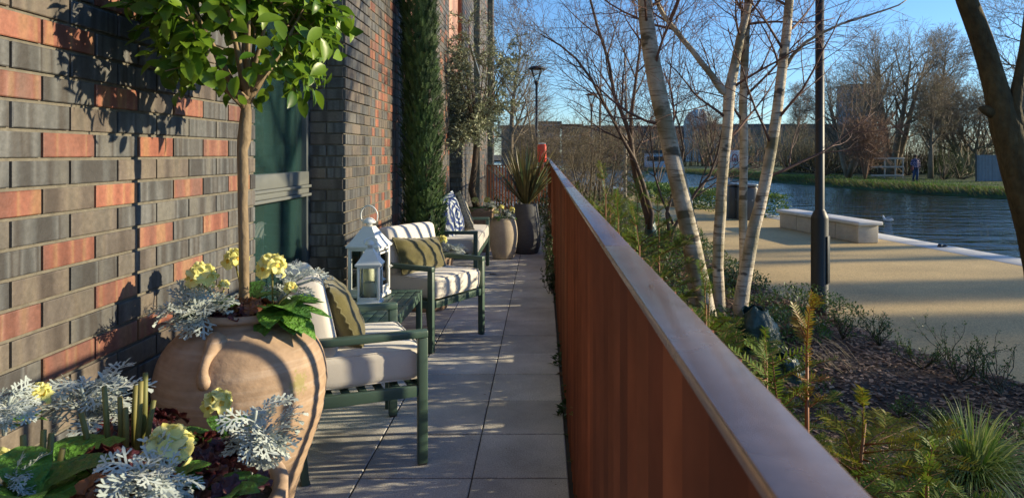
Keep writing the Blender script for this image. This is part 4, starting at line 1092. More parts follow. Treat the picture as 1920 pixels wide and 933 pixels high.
# leafy mounds and dry tufts that single themselves out
COV = mat('mound_leaf', (.045,.10,.016), (.11,.19,.035), .45, nscale=6, namt=.25, transl=.3)
def mound(name, loc, r, h, n, mt, label, cat, L=.035, seed=0, group=None, stalk=True, wid=.5):
    random.seed(seed); e = empty(name, loc, 0, label, cat, group); m = MB(); s = MB()
    for k in range(n):
        a = U(0,6.28); q = math.sqrt(U(0,1)); rr = r*q*(1+.2*noise.noise(Vector((math.cos(a)*2,math.sin(a)*2,seed)))); zz = h*(1-q*q*.8)*U(.35,1.05)
        p = Vector((math.cos(a)*rr, math.sin(a)*rr, zz)); m.leaf(p, (sph()+Vector((math.cos(a),math.sin(a),.6))*.6).normalized(), UP+sph()*.6, L*U(.6,1.3), L*wid*U(.8,1.2), 3, U(0,.4), .15, .7)
        if stalk and k % 14 == 0: s.tube([(p.x*.3,p.y*.3,0), (p.x*.8,p.y*.8,zz*.6), p], [.003,.002,.001], 4)
    m.build('leaves', mt, e)
    if stalk: s.build('stems', TWIG, e)
    return e
def bedpt(x, y, D=1.64):
    Y = F*D/(y-VY); X = (x-VX)*Y/F; return Vector((X, Y, zb(X, Y)))
mound('leafy_shrub', bedpt(1500,590), .62, .30, 1500, COV, 'low spreading shrub with small green leaves at the path edge beside the near lamp post', 'shrub', .034, 301)
mound('leafy_shrub', bedpt(1275,475), .55, .55, 1400, COV, 'rounded green shrub with long narrow leaves behind the leaning birch', 'shrub', .075, 302, wid=.22)
mound('leafy_shrub', bedpt(1215,520), .40, .28, 900, DGREENL, 'small dark green shrub close to the fence below the tied stems', 'shrub', .04, 303)
for k, (x_, y_, r_, h_, lb) in enumerate(((.95,5.3,.42,.42,'rounded green shrub behind the rail just before the birches'),(1.45,6.1,.40,.36,'low green shrub at the foot of the thick leaning birch'),(2.15,6.35,.38,.26,'low green shrub between the birches and the lamp post'),
   (1.1,7.6,.5,.5,'leafy shrub behind the thick leaning birch'),(2.3,8.9,.5,.34,'low green shrub at the path edge behind the birches'),(1.5,9.6,.6,.55,'broad green shrub in front of the tied bare maple'),(.9,10.8,.6,.7,'tall green shrub close to the fence beyond the birches'))):
    mound('leafy_shrub', dz(x_, y_), r_, h_, 1300, COV if k % 2 else GREENL, lb, 'shrub', .04, 310+k, wid=.4)
fo_ = mound('shade_shrub', dz(.36,1.0), .30, .66, 2600, DGREENL, 'dense low evergreen shrub added behind the fence to shade the terrace floor', 'shrub', .05, 330, 'low evergreens added behind the fence to shade the floor')  # hidden shrubs added to keep low sun off the terrace floor
for k in range(22): copy_tree(fo_, dz(.36+.03*(k%2), 1.4+.42*k), U(0,6.28), (.62,1.0,U(.88,1.05)))
fo_.scale = (.62,1,1)
# ------------------------------------------------------------ yews
random.seed(40)
def yew(name, loc, label, n=24, h=.9, spread=.5, seed=1, nl=.026, group=None, gold=False, up=1.0, lean=(0,0), dens=1.0):
    random.seed(seed); e = empty(name, loc, 0, label, 'yew', group); m = MB(); s = MB()
    def spray(b, d, L, r, lev):
        n_ = 5; pts = [Vector(b)]; dd = Vector(d).normalized(); dirs = [dd]
        for i in range(n_): pts.append(pts[-1]+dd*(L/n_)); dd = (dd+sph()*.09-UP*.05*(1.3-up)+Vector((0,0,.03))).normalized(); dirs.append(dd)
        s.tube(pts, [r*(1-.75*i/n_) for i in range(n_+1)], 4)
        cnt = int(L/.0052*dens)
        side = dirs[0].cross(UP+sph()*.4).normalized()
        for k in range(cnt):
            f = (.12+.88*k/cnt)*n_*.999; i = int(f); p = pts[i].lerp(pts[i+1], f-i); dr = dirs[i]; sg = 1 if k % 2 else -1
            sd = (side-dr*side.dot(dr)).normalized(); nn = sd.cross(dr)
            nd = (sd*sg+dr*.55+nn*U(-.1,.5)).normalized(); L_ = nl*U(.75,1.15)*(1-.5*max(0,f/n_-.8)/.2); w = .0021*nl/.026
            v = nd.cross(nn).normalized(); m.add([p-v*w, p+nd*L_*.6-v*w, p+nd*L_, p+nd*L_*.6+v*w, p+v*w], [(0,1,2,3,4)])
        if lev > 0:
            for k in range(int(3+L*12)):
                f = U(.25,.95)*n_; i = min(n_-1,int(f)); p = pts[i].lerp(pts[i+1], f-i); sg = 1 if k % 2 else -1; sd = (side-dirs[i]*side.dot(dirs[i])).normalized()
                spray(p, dirs[i]*.8+sd*sg*.9+sph()*.2, L*U(.28,.5)*(1.1-.5*f/n_), r*.5, lev-1)
    for k in range(n):
        a = U(0,6.28); t = U(.0,.75); b = Vector((lean[0]*t*h, lean[1]*t*h, h*t)); el = U(.15,.9)
        d = Vector((math.cos(a)+lean[0], math.sin(a)+lean[1], el*up)); spray(b, d, spread*U(.6,1.05)*(1-.35*t), .004, 1)
    s.tube([(0,0,-.03),(lean[0]*h*.4,lean[1]*h*.4,h*.5),(lean[0]*h*.8,lean[1]*h*.8,h*.85)], [.012,.009,.005], 6)
    spray(Vector((lean[0]*h*.7,lean[1]*h*.7,h*.75)), (lean[0]*.3,lean[1]*.3,1), h*.28, .004, 1)
    m.build('needles', YEWG if gold else YEWL, e); s.build('stems', YSTEM, e); return e
YEWG = mat('golden_yew_needle', (.09,.15,.014), (.30,.26,.03), .55, nscale=5, namt=.3, transl=.35, spec=.2)
YSTEM = mat('yew_stem', (.16,.065,.022), (.22,.09,.03), .7, nscale=20, namt=.2)
yew('yew_shrub', dz(1.12,2.62), 'feathery yellow green yew reaching over the bark mulch beside the near rail', 50, .74, .50, 401, .034, None, True, .55, (.15,.1))
yew('yew_shrub', dz(1.14,2.12), 'feathery green yew at the bottom edge between the rail and the grass tuft', 46, .74, .40, 402, .034, None, False, .5)
yew('yew_shrub', dz(1.05,3.35), 'dark yew bush with sparse sprays right behind the rail', 46, .80, .45, 403, .030, None, False, .8)
yew('yew_shrub', dz(1.0,4.3), 'dark green yew between the rail and the crumpled watering bag', 44, .85, .42, 407, .028, None, False, .8)
y0_ = yew('yew_shrub', dz(.55,6.2), 'dense dark yew packed against the garden side of the fence', 60, 1.50, .40, 404, .026, 'yews packed against the fence', False, .9)
y1_ = yew('yew_shrub', dz(.62,4.65), 'dense dark yew packed against the garden side of the fence', 60, 1.45, .38, 405, .026, 'yews packed against the fence', False, .9)
for k in range(5):
    copy_tree((y0_, y1_)[k % 2], dz(.37, 1.55+.35*k), U(0,6.28), (.55,.80,.70+.03*(k%3)))  # extra yews added behind the rail to shade the foreground planter
for k in range(17):
    yy_ = [1.2,1.7,2.65,3.5,3.95,4.4,4.9,5.4,5.9,6.5,7.1,7.7,8.4,9.2,10.1,11.2,12.4][k]
    copy_tree((y0_, y1_)[k % 2], dz(U(.46,.60) if k % 3 else .80, yy_), U(0,6.28), (1.05,1.05,U(.70,.78) if yy_ < 3.6 else U(.84,.96) if yy_ < 5.6 else U(.62,.78)))
# upright orange leader in front
def leader2(loc, h, label, seed):
    o = yew('yew_shoot', loc, label, 16, h*.98, .13, seed, .030, None, True, 1.5)
    for c in o.children:
        if c.name.startswith('needles'): c.data.materials[0] = ORN
        else: c.data.materials[0] = ORS
ORN = mat('orange_needle', (.20,.10,.015), (.22,.22,.025), .5, transl=.3)
ORS = mat('orange_stem', (.26,.085,.025), rough=.6, tone=False)
def leader(loc, h, label, seed):
    random.seed(seed); e = empty('yew_shoot', loc, 0, label, 'yew'); m = MB(); s = MB(); s.tube([(0,0,0),(.006,0,h*.5),(.0,.0,h)], [.0075,.006,.002], 7)
    for k in range(9):
        z = h*(.35+.65*k/8); a = k*2.4
        for j in range(4):
            aa = a+j*1.57; d = Vector((math.cos(aa),math.sin(aa),.55)).normalized(); L_ = U(.035,.075)*(1.1-.5*k/8); s.tube([(0,0,z), d*L_+Vector((0,0,z))], .0016, 4)
            for q in range(12):
                p = Vector((0,0,z))+d*L_*U(.1,1); nd = (d*.6+sph()).normalized(); v = nd.orthogonal().normalized()*.0016; m.add([p-v,p+nd*.026,p+v],[(0,1,2)])
    for q in range(150):
        p = Vector((0,0,h*U(.3,1))); nd = (sph(-.1,1)+UP*.5).normalized(); v = nd.orthogonal().normalized()*.0016; m.add([p-v,p+nd*.028,p+v],[(0,1,2)])
    m.build('needles', mat('orange_needle', (.16,.07,.012), (.14,.15,.02), .5, transl=.3), e); s.build('stem', mat('orange_stem', (.30,.085,.022), rough=.6, tone=False), e)
gl = px(1513, 545, 2.55); leader2((gl.x, 2.55, zb(gl.x,2.55)), gl.z-zb(gl.x,2.55), 'upright orange stemmed yew shoot rising in front of the lamp post foot', 410)
gl = px(1395, 505, 2.9); False and leader((gl.x+.12, 2.9, zb(gl.x,2.9)), gl.z-zb(gl.x,2.9)-.05, 'thin upright yew shoot in front of the birch stems', 411)
# striped sedge tuft
random.seed(50)
SEDGE = mat('sedge_blade', (.13,.25,.03), (.38,.42,.16), .45, nscale=2, namt=.2, transl=.3)
sg = empty('sedge_tuft', dz(2.12,3.52), 0, 'arching tuft of pale striped sedge grass at the lower right corner', 'grass tuft'); m = MB()
for k in range(640):
    a = U(0,6.283); s_ = U(.1,1.5); blade(m, (math.cos(a)*.05*U(0,1), math.sin(a)*.05*U(0,1), 0), (math.cos(a)*s_, math.sin(a)*s_, 1), U(.24,.44), U(.006,.010), U(.9,2.2), 8)
m.build('blades', SEDGE, sg)
sg = empty('sedge_tuft', dz(2.05,2.85), 0, 'second sedge tuft cut off by the lower right corner', 'grass tuft'); m = MB()
for k in range(240):
    a = U(0,6.283); s_ = U(.1,1.5); blade(m, (math.cos(a)*.05*U(0,1), math.sin(a)*.05*U(0,1), 0), (math.cos(a)*s_, math.sin(a)*s_, 1), U(.22,.40), U(.004,.007), U(.4,1.3), 7)
m.build('blades', SEDGE, sg)
# rose like shrublets at the path edge
def rose(loc, label, n=7, h=.3, sp=.35, seed=1, leaf=True, lean=(0,0)):
    random.seed(seed); e = empty('rose_shrub', loc, 0, label, 'shrub'); s = MB(); m = MB()
    def tw(b, d, L, r, lev):
        pts = [Vector(b)]; dd = Vector(d).normalized()
        for i in range(3): pts.append(pts[-1]+dd*L/3); dd = (dd+sph()*.28+UP*.06).normalized()
        s.tube(pts, [r, r*.8, r*.6, r*.45], 5)
        for k in range(3):
            if lev: tw(pts[1+k % 3], dd+sph()*.8+UP*.2, L*U(.4,.65), r*.6, lev-1)
        if leaf and lev < 2:
            for k in range(7):
                p = pts[U(0,1) > .5 and 3 or 2]+sph()*.012; m.leaf(p, sph()+UP*.3, UP+sph()*.5, U(.012,.022), U(.008,.013), 2, .2, .2, .7)
    for k in range(n):
        a = U(0,6.28); tw((0,0,0), (math.cos(a)*sp/h+lean[0], math.sin(a)*sp/h+lean[1], U(.5,1.2)), U(.7,1.0)*math.hypot(h,sp)*.75, .0055, 2)
    m.build('leaves', GREENL, e) if leaf else None; s.build('stems', mat('green_twig', (.035,.045,.018), (.07,.06,.03), .6), e)
for k, (x, y, n, h, sp, lb) in enumerate(((1580,640,6,.26,.12,'fresh green shrublet at the foot of the lamp post'),(1650,650,8,.26,.22,'thorny green twigged shrub spreading from the mulch onto the path'),
    (1730,690,6,.2,.2,'small sparse green shrublet in the middle of the mulch edge'),(1800,720,8,.28,.30,'thorny shrub with long bare shoots pointing at the lower right'),
    (1880,745,6,.2,.3,'low thorny shoots at the right edge over the mulch'),(1690,780,4,.10,.12,'small leafy seedling in the open mulch'),(1905,830,5,.13,.16,'low leafy weed beside the sedge tuft at the right edge'),(1780,800,5,.08,.12,'low blue green seedling behind the sedge tuft'))):
    rose(bedpt(x,y), lb, n, h, sp, 500+k, True, (.35 if k in (1,3,4) else 0, 0))
# dry straws
random.seed(52); e = empty('dry_stalks', bedpt(1600,700), 0, 'thin straw coloured dry stalks leaning over the mulch', 'dry grass'); m = MB()
for k in range(16): a = U(-1,1); b = Vector((U(-.2,.1),U(-.2,.3),0)); m.tube([b, b+Vector((-.12+a*.05,a*.05,.12)), b+Vector((-.26+a*.1,a*.1,.20))], [.0015,.0013,.0008], 4)
m.build('stalks', mat('straw', (.34,.27,.17), rough=.8, tone=False), e)
# ------------------------------------------------------------ watering bags
BAGM = mat('green_bag_plastic', (.020,.055,.045), rough=.42, nscale=6, namt=.3, tone=False, bump=(14,.7,.02))
def bag(loc, r, h, label, mt=BAGM, seed=0):
    vs = []; fs = []; n = 56; k = 26
    for i in range(k+1):
        t = i/k
        for j in range(n):
            a = 6.2832*j/n; p = Vector((math.cos(a)*2, math.sin(a)*2, t*2.4+seed))
            rr = r*(1.0-.42*t**2.2)*(1+.20*noise.noise(p)+.10*(1-abs(2*noise.noise(p*2.4)))-.05+.04*noise.noise(p*6))
            vs.append((math.cos(a)*rr+.10*r*math.sin(t*5), math.sin(a)*rr, h*t*(1+.22*t*noise.noise(Vector((math.cos(a)*1.5,math.sin(a)*1.5,seed+9))))))
    for i in range(k):
        for j in range(n): fs.append((i*n+j,i*n+(j+1)%n,(i+1)*n+(j+1)%n,(i+1)*n+j))
    m = MB(); m.add(vs, fs, .5); o = m.build('watering_bag', mt); o.location = loc; tag(o, label, 'watering bag')
    md = o.modifiers.new('thick', 'SOLIDIFY'); md.thickness = .004
# ------------------------------------------------------------ bare trees
MUL = 1.0
def kids(mb, pts, rads, lev, P_, out=None, tw=None):
    """spawn children along a limb"""
    if lev >= len(P_['n']): return
    n = P_['n'][lev]; L0 = sum((pts[i+1]-pts[i]).length for i in range(len(pts)-1))
    t0 = P_['t0'][lev]; m = len(pts)-1
    for k in range(n):
        t = t0+(1-t0)*(k+U(0,1))/n; f = min(t*m, m-.001); i = int(f); p = pts[i].lerp(pts[i+1], f-i); r = rads[i]+(rads[i+1]-rads[i])*(f-i)
        dr = (pts[i+1]-pts[i]).normalized(); a = R(P_['ang'][lev]*U(.65,1.3)); perp = dr.orthogonal().normalized(); perp.rotate(Matrix.Rotation(k*2.4+U(-.6,.6), 3, dr))
        d = dr*math.cos(a)+perp*math.sin(a)
        L = P_['L'][lev]*(1-.55*t if lev == 0 else 1-.45*t)*U(.7,1.2)
        limb(mb, p, d, L, max(P_['rmin'], min(r*.62, P_['r'][lev])), lev+1, P_, out)
def limb(mb, p, d, L, r, lev, P_, out=None):
    n = (7,6,5,3,2)[min(lev,4)]; pts = [Vector(p)]; dd = Vector(d).normalized(); w = P_['wander']; up = P_['up'][min(lev,len(P_['up'])-1)]
    for i in range(n): pts.append(pts[-1]+dd*(L/n)); dd = (dd+sph()*w+UP*up).normalized()
    re = max(P_['rmin']*.55, r*.28); rads = [r+(re-r)*(i/n)**.8 for i in range(n+1)]
    (mb if lev < P_.get('split', 9) or out is None else out).tube(pts, rads, (8,6,4,3,3)[min(lev,4)], lev < 2)
    kids(mb, pts, rads, lev, P_, out)
    return pts
def tree(name, loc, label, trunks, P_, mt, twigmat=None, seed=1, group=None, cat='tree', leafspec=None):
    random.seed(seed); e = empty(name, loc, 0, label, cat, group); a = MB(); b = MB()
    for tk in trunks:
        pts, rads = tk[0], tk[1]; pts = [Vector(q) for q in pts]; a.tube(pts, rads, P_.get('sides',10), True, jit=.02); kids(a, pts, rads, tk[2] if len(tk) > 2 else 0, P_, b)
    t = a.build('trunk', mt, e); c = b.build('crown', twigmat or mt, t if False else e)
    if leafspec:
        mtl, n, L, zlo, zhi, share = leafspec; m = MB(); vv = b.v if len(b.v) > 50 else a.v
        for k in range(n):
            q = Vector(random.choice(vv))
            if not (zlo < q.z < zhi): continue
            if noise.noise(q*share) < -.05: continue
            m.leaf(q+sph()*.12, sph(), sph()+UP, L*U(.6,1.3), L*U(.4,.7), 1, 0, 0, .8)
        m.build('leaves', mtl, e)
    return e
# birch bark
def birch_mat():
    m = mat('birch_bark', (.50,.44,.36), rough=.72, nscale=4, namt=.2, tone=False, stretch=(1,1,1.2), bump=(40,.5,.01), fine=(30,.12))
    nt = m.node_tree; N = nt.nodes; L = nt.links; bs = N['Principled BSDF']; src = bs.inputs['Base Color'].links[0].from_socket
    tc = N.new('ShaderNodeTexCoord'); mp = N.new('ShaderNodeMapping'); mp.inputs['Scale'].default_value = (5,5,42); L.new(tc.outputs['Object'], mp.inputs[0])
    n = N.new('ShaderNodeTexNoise'); n.inputs['Scale'].default_value = 1.0; n.inputs['Detail'].default_value = 5; L.new(mp.outputs[0], n.inputs[0])
    r = N.new('ShaderNodeMapRange'); r.inputs[1].default_value = .55; r.inputs[2].default_value = .64; r.inputs[4].default_value = .85; L.new(n.outputs[0], r.inputs[0])
    a = N.new('ShaderNodeMix'); a.data_type = 'RGBA'; L.new(r.outputs[0], a.inputs[0]); L.new(src, a.inputs[6]); a.inputs[7].default_value = (.16,.11,.075,1)
    mp2 = N.new('ShaderNodeMapping'); mp2.inputs['Scale'].default_value = (4,4,7); L.new(tc.outputs['Object'], mp2.inputs[0])
    n2 = N.new('ShaderNodeTexNoise'); n2.inputs['Scale'].default_value = 1.0; n2.inputs['Detail'].default_value = 3; L.new(mp2.outputs[0], n2.inputs[0])
    r2 = N.new('ShaderNodeMapRange'); r2.inputs[1].default_value = .585; r2.inputs[2].default_value = .64; r2.inputs[4].default_value = .9; L.new(n2.outputs[0], r2.inputs[0])
    b = N.new('ShaderNodeMix'); b.data_type = 'RGBA'; L.new(r2.outputs[0], b.inputs[0]); L.new(a.outputs[2], b.inputs[6]); b.inputs[7].default_value = (.045,.035,.028,1)
    # green algae on one side
    n3 = N.new('ShaderNodeTexNoise'); n3.inputs['Scale'].default_value = 3.2; n3.inputs['Detail'].default_value = 4; L.new(tc.outputs['Object'], n3.inputs[0])
    r3 = N.new('ShaderNodeMapRange'); r3.inputs[1].default_value = .42; r3.inputs[2].default_value = .6; r3.inputs[4].default_value = .7; L.new(n3.outputs[0], r3.inputs[0])
    c = N.new('ShaderNodeMix'); c.data_type = 'RGBA'; L.new(r3.outputs[0], c.inputs[0]); L.new(b.outputs[2], c.inputs[6]); c.inputs[7].default_value = (.15,.135,.065,1)
    L.new(c.outputs[2], bs.inputs['Base Color']); return m
BIRCH = birch_mat()
BP_ = dict(n=[9,6,4,3], t0=[.42,.2,.2,.2], ang=[52,42,40,38], L=[1.5,.9,.5,.28], r=[.016,.008,.0042,.0028], rmin=.0019, wander=.16, up=[.06,.05,.03,.0], split=1)
def pth(lst, Y, loc, dy=None):
    out = []
    for i, (x, y) in enumerate(lst): YY = Y+(dy[i] if dy else 0); out.append(px(x, y, YY)-Vector(loc))
    return out
A0 = Vector((px(1330,600,7.0).x, 7.0, zb(px(1330,600,7.0).x,7.0)-.03))
tree('birch_tree', A0, 'thickest birch leaning left with a bent pale trunk, the one nearest the fence',
  [([(0,0,0)]+pth([(1324,580),(1318,545),(1305,490),(1292,430),(1278,370),(1262,300),(1247,230),(1232,165),(1220,100),(1212,40),(1209,0),(1204,-90),(1196,-200),(1190,-330)], 7.0, A0), [.092,.088,.084,.086,.088,.088,.086,.084,.083,.080,.074,.070,.068,.060,.048,.03]),
   ([(-.13,.02,-.02)]+pth([(1303,560),(1296,520),(1290,470),(1284,430)], 7.1, A0), [.06,.055,.05,.045,.03], 9)], BP_, BIRCH, REDTWIG, 601)
B0 = Vector((px(1350,615,7.25).x, 7.25, zb(1.9,7.25)-.03))
tree('birch_tree', B0, 'birch whose trunk forks at eye level, one arm reaching up to the left',
  [([(0,0,0)]+pth([(1350,575),(1346,500),(1348,440),(1351,400),(1353,350),(1357,300),(1364,240),(1366,200),(1368,170),(1379,115),(1388,72),(1396,40),(1408,-10),(1420,-80),(1430,-180)], 7.25, B0), [.062,.058,.055,.056,.056,.054,.056,.052,.056,.058,.046,.042,.038,.034,.028,.018]),
   (pth([(1366,178),(1354,170),(1336,143),(1317,120),(1298,95),(1279,73),(1262,52),(1249,36),(1236,14),(1226,-10),(1215,-60),(1200,-140)], 7.25, B0), [.036,.040,.034,.031,.029,.027,.025,.023,.021,.019,.015,.010])], BP_, BIRCH, REDTWIG, 602)
C0 = Vector((px(1390,610,7.4).x, 7.4, zb(2.05,7.4)-.03))
tree('birch_tree', C0, 'straight upright birch trunk standing between the forked one and the slanting one',
  [([(0,.05,0)]+pth([(1393,560),(1394,480),(1393,400),(1394,330),(1395,260),(1393,200),(1396,120),(1399,60),(1402,0),(1408,-80),(1412,-190)], 7.5, C0), [.045,.044,.043,.043,.042,.042,.043,.041,.038,.036,.030,.022])], BP_, BIRCH, REDTWIG, 603)
D0 = Vector((px(1387,608,7.1).x, 7.1, zb(1.98,7.1)-.03))
tree('birch_tree', D0, 'birch trunk slanting up to the right, rightmost of the birches',
  [([(0,0,0)]+pth([(1389,570),(1395,530),(1404,480),(1413,430),(1424,390),(1437,330),(1448,270),(1457,210),(1464,150),(1470,100),(1475,60),(1480,0),(1490,-80),(1500,-190)], 7.1, D0), [.078,.074,.070,.066,.062,.058,.056,.053,.052,.050,.047,.045,.042,.036,.026]),
   (pth([(1471,130),(1486,104),(1510,80),(1540,62),(1580,44),(1625,30),(1660,19),(1685,10),(1704,-3)], 7.1, D0), [.020,.018,.016,.014,.012,.011,.0095,.008,.005], 2)], BP_, BIRCH, REDTWIG, 604)
# knots on the birches are in the bark; the watering bag at their foot
bag(bedpt(1418,650,1.62)+Vector((0,.0,-.02)), .19, .34, 'crumpled dark green plastic watering bag at the foot of the birches', BAGM, 1)
bag(bedpt(1436,690,1.62)+Vector((.06,-.25,-.02)), .14, .20, 'smaller folded dark green plastic bag in front of the crumpled one', BAGM, 6)
# stray long branch across the lamp post
m = MB(); random.seed(7)
# ---------------- big dark trunk at the right edge
Rl = Vector((px(1985,740,5.0).x, 5.0, zb(3.5,5.0)-.05))
RP = dict(n=[5,6,5,3], t0=[.86,.2,.2,.2], ang=[48,42,40,38], L=[2.2,1.1,.55,.3], r=[.035,.013,.006,.003], rmin=.0022, wander=.15, up=[.06,.04,.03,0], split=2)
DARKB = mat('olive_bark', (.075,.058,.026), rough=.92, nscale=4, namt=.4, tone=False, bump=(18,.9,.03), stretch=(1,1,.6), fine=(24,.3))
tree('dark_tree', Rl, 'thick dark leaning tree trunk with a fork at the right edge of the picture',
  [([(0,0,0)]+pth([(1975,600),(1960,500),(1943,430),(1925,365),(1910,315),(1896,265),(1888,240),(1878,205),(1867,165),(1853,115),(1839,70),(1824,30),(1812,0),(1790,-70),(1770,-160)], 5.0, Rl), [.17,.15,.135,.125,.12,.118,.112,.110,.092,.082,.076,.072,.070,.068,.06,.045]),
   (pth([(1912,300),(1915,262),(1906,225),(1903,200),(1907,165),(1914,130),(1921,90),(1927,40),(1933,-20),(1940,-100)], 4.95, Rl), [.055,.052,.045,.040,.038,.036,.034,.031,.028,.02]),
   (pth([(1925,330),(1950,290),(1985,250),(2020,190)], 5.05, Rl), [.06,.055,.05,.04], 9),
   (pth([(1862,210),(1846,206),(1836,202)], 5.0, Rl), [.05,.032,.012], 9)], RP, DARKB, TWIG, 605)
# ---------------- multi stemmed bare shrubs near the fence
M0 = Vector((px(1221,452,12.6).x, 12.6, zb(1.92,12.6)-.03))
MP = dict(n=[9,6,4,3], t0=[.25,.15,.2,.2], ang=[34,38,38,36], L=[1.9,1.0,.5,.28], r=[.022,.011,.006,.004], rmin=.0030, wander=.13, up=[.10,.06,.04,0], split=2)
tree('bare_maple', M0, 'bare grey multi-stemmed small tree with a green tie at its foot, close behind the fence',
  [([(0,0,0)]+pth([(1216,410),(1205,370),(1193,335),(1186,295),(1183,262),(1176,238),(1163,205),(1152,180),(1147,150),(1142,120),(1132,85),(1120,50),(1107,0),(1100,-60)], 12.6, M0), [.075,.07,.06,.058,.052,.046,.04,.034,.032,.03,.028,.026,.024,.02,.014]),
   (pth([(1218,430),(1222,400),(1206,345),(1190,300),(1168,262),(1150,225),(1130,190),(1110,150),(1080,110),(1050,85),(1015,65)], 12.5, M0), [.05,.045,.04,.035,.03,.028,.026,.024,.02,.016,.01]),
   (pth([(1183,262),(1183,220),(1190,170),(1196,120),(1205,60),(1215,10),(1220,-60)], 12.6, M0), [.036,.032,.028,.024,.02,.016,.01])], MP, TWIG, REDTWIG, 606)
bag(M0+Vector((.0,0,.03)), .13, .42, 'crumpled blue green plastic bag tied round the foot of the bare maple', mat('teal_bag', (.06,.13,.125), rough=.4, nscale=6, namt=.3, tone=False, bump=(14,.8,.02)), 3)
M1 = Vector((px(1250,470,11.4).x, 11.4, zb(2,11.4)-.03))
tree('bare_shrub', M1, 'bare dark stemmed shrub spreading behind the leaning birch',
  [([(0,0,0)]+pth([(1262,430),(1280,400),(1305,360),(1330,330),(1345,290),(1352,255),(1362,215)], 11.4, M1), [.034,.03,.027,.023,.02,.017,.014,.01]),
   (pth([(1255,440),(1250,400),(1262,360),(1275,320),(1282,280),(1275,240),(1262,200),(1255,150),(1262,90),(1268,30)], 11.4, M1), [.028,.025,.022,.019,.017,.015,.013,.011,.009,.006]),
   (pth([(1262,420),(1240,370),(1228,330),(1222,280),(1218,235)], 11.4, M1), [.02,.018,.015,.012,.008])], dict(MP, L=[1.5,.9,.45,.25], t0=[.35,.15,.2,.2]), TWIG, REDTWIG, 607)
# saplings and thickets between the fence and the path, further back
SP = dict(n=[7,4,3,2], t0=[.12,.15,.2,.2], ang=[48,42,40,38], L=[1.5,.85,.45,.3], r=[.02,.010,.006,.0045], rmin=.0034, wander=.17, up=[.07,.05,.03,0], split=2)
TH = mat('olive_twig', (.085,.070,.035), (.15,.115,.07), .75, nscale=6, namt=.25)
def multi(n, h, r, spread, seed):
    random.seed(seed); o = []
    for k in range(n):
        a = 6.283*k/n+U(-.4,.4); s = spread*U(.4,1); p = [Vector((0,0,0))]; d = Vector((math.cos(a)*s, math.sin(a)*s, 1)).normalized()
        for i in range(6): p.append(p[-1]+d*h/6*U(.85,1.1)); d = (d+sph()*.10+UP*.08).normalized()
        o.append((p, [r*(1-.8*i/6) for i in range(7)]))
    return o
def G(x, Y, z=None): X = (x-VX)*Y/F; return Vector((X, Y, (zb(X,Y) if Y < 30 else ZP-.06)-.02 if z is None else z))
tree('bare_thicket', G(1075,17.5), 'olive twigged bare thicket just behind the far stretch of the fence', multi(7,1.9,.022,.55,1), SP, TH, TH, 611, cat='shrub')
tree('bare_thicket', G(1108,15.5), 'olive twigged bare shrub between the fence and the grey stemmed maple', multi(6,2.1,.024,.5,2), dict(SP, n=[5,3,3,2]), TH, TH, 612, cat='shrub')
tree('bare_thicket', G(1145,19.5), 'dense bare shrub behind the grey stemmed maple', multi(7,1.9,.024,.6,3), dict(SP, n=[5,3,3,2]), TH, TH, 613, cat='shrub')
tree('bare_thicket', G(1049,22.0), 'bare shrub beside the end of the terrace fence', multi(6,1.9,.022,.5,4), SP, TH, TWIG, 614, cat='shrub')
tree('birch_sapling', G(1172,24.0), 'slim pale birch sapling seen through the bare shrubs', [([(0,0,0),(.0,0,1.5),(.05,0,3.2),(.0,0,5.2)], [.06,.05,.035,.015])], dict(SP, L=[1.3,.8,.4,.25], t0=[.3,.15,.2,.2]), BIRCH, REDTWIG, 615)
tree('birch_sapling', G(1124,21.0), 'slim brown sapling left of the grey stemmed maple', [([(0,0,0),(.0,0,1.5),(.02,0,3.0),(.06,0,4.6)], [.05,.042,.03,.012])], dict(SP, L=[1.3,.8,.4,.25], t0=[.3,.15,.2,.2]), TWIG, REDTWIG, 616)
# tree beyond the end of the building
BT = dict(n=[13,8,5,4], t0=[.25,.15,.15,.15], ang=[42,38,38,36], L=[4.2,2.1,1.0,.55], r=[.09,.035,.016,.010], rmin=.0075, wander=.13, up=[.08,.06,.04,.02], split=2)
def straight(h, r, lean=0, n=7, seed=0):
    random.seed(seed); p = [Vector((0,0,-.1))]; d = Vector((lean,U(-.1,.1),1)).normalized()
    for i in range(n): p.append(p[-1]+d*h/n); d = (d+sph()*.07+UP*.04).normalized()
    return [(p, [r*(1-.85*(i/n)**1.1) for i in range(n+1)])]
tree('bare_tree', Vector((-1.55,34,ZP-.06)), 'bare spreading tree rising beyond the end of the brick building', straight(7.2,.17,.02,7,5), dict(BT, L=[3.4,1.8,.9,.5]), FTWIG, FTWIG, 620)
tree('bare_tree', Vector((-.1,26,ZP-.06)), 'slim bare tree by the lamp beyond the terrace end', straight(4.6,.07,-.1,7,6), dict(SP, L=[1.8,1.0,.5,.3], n=[14,8,5,3]), FTWIG, FTWIG, 621)
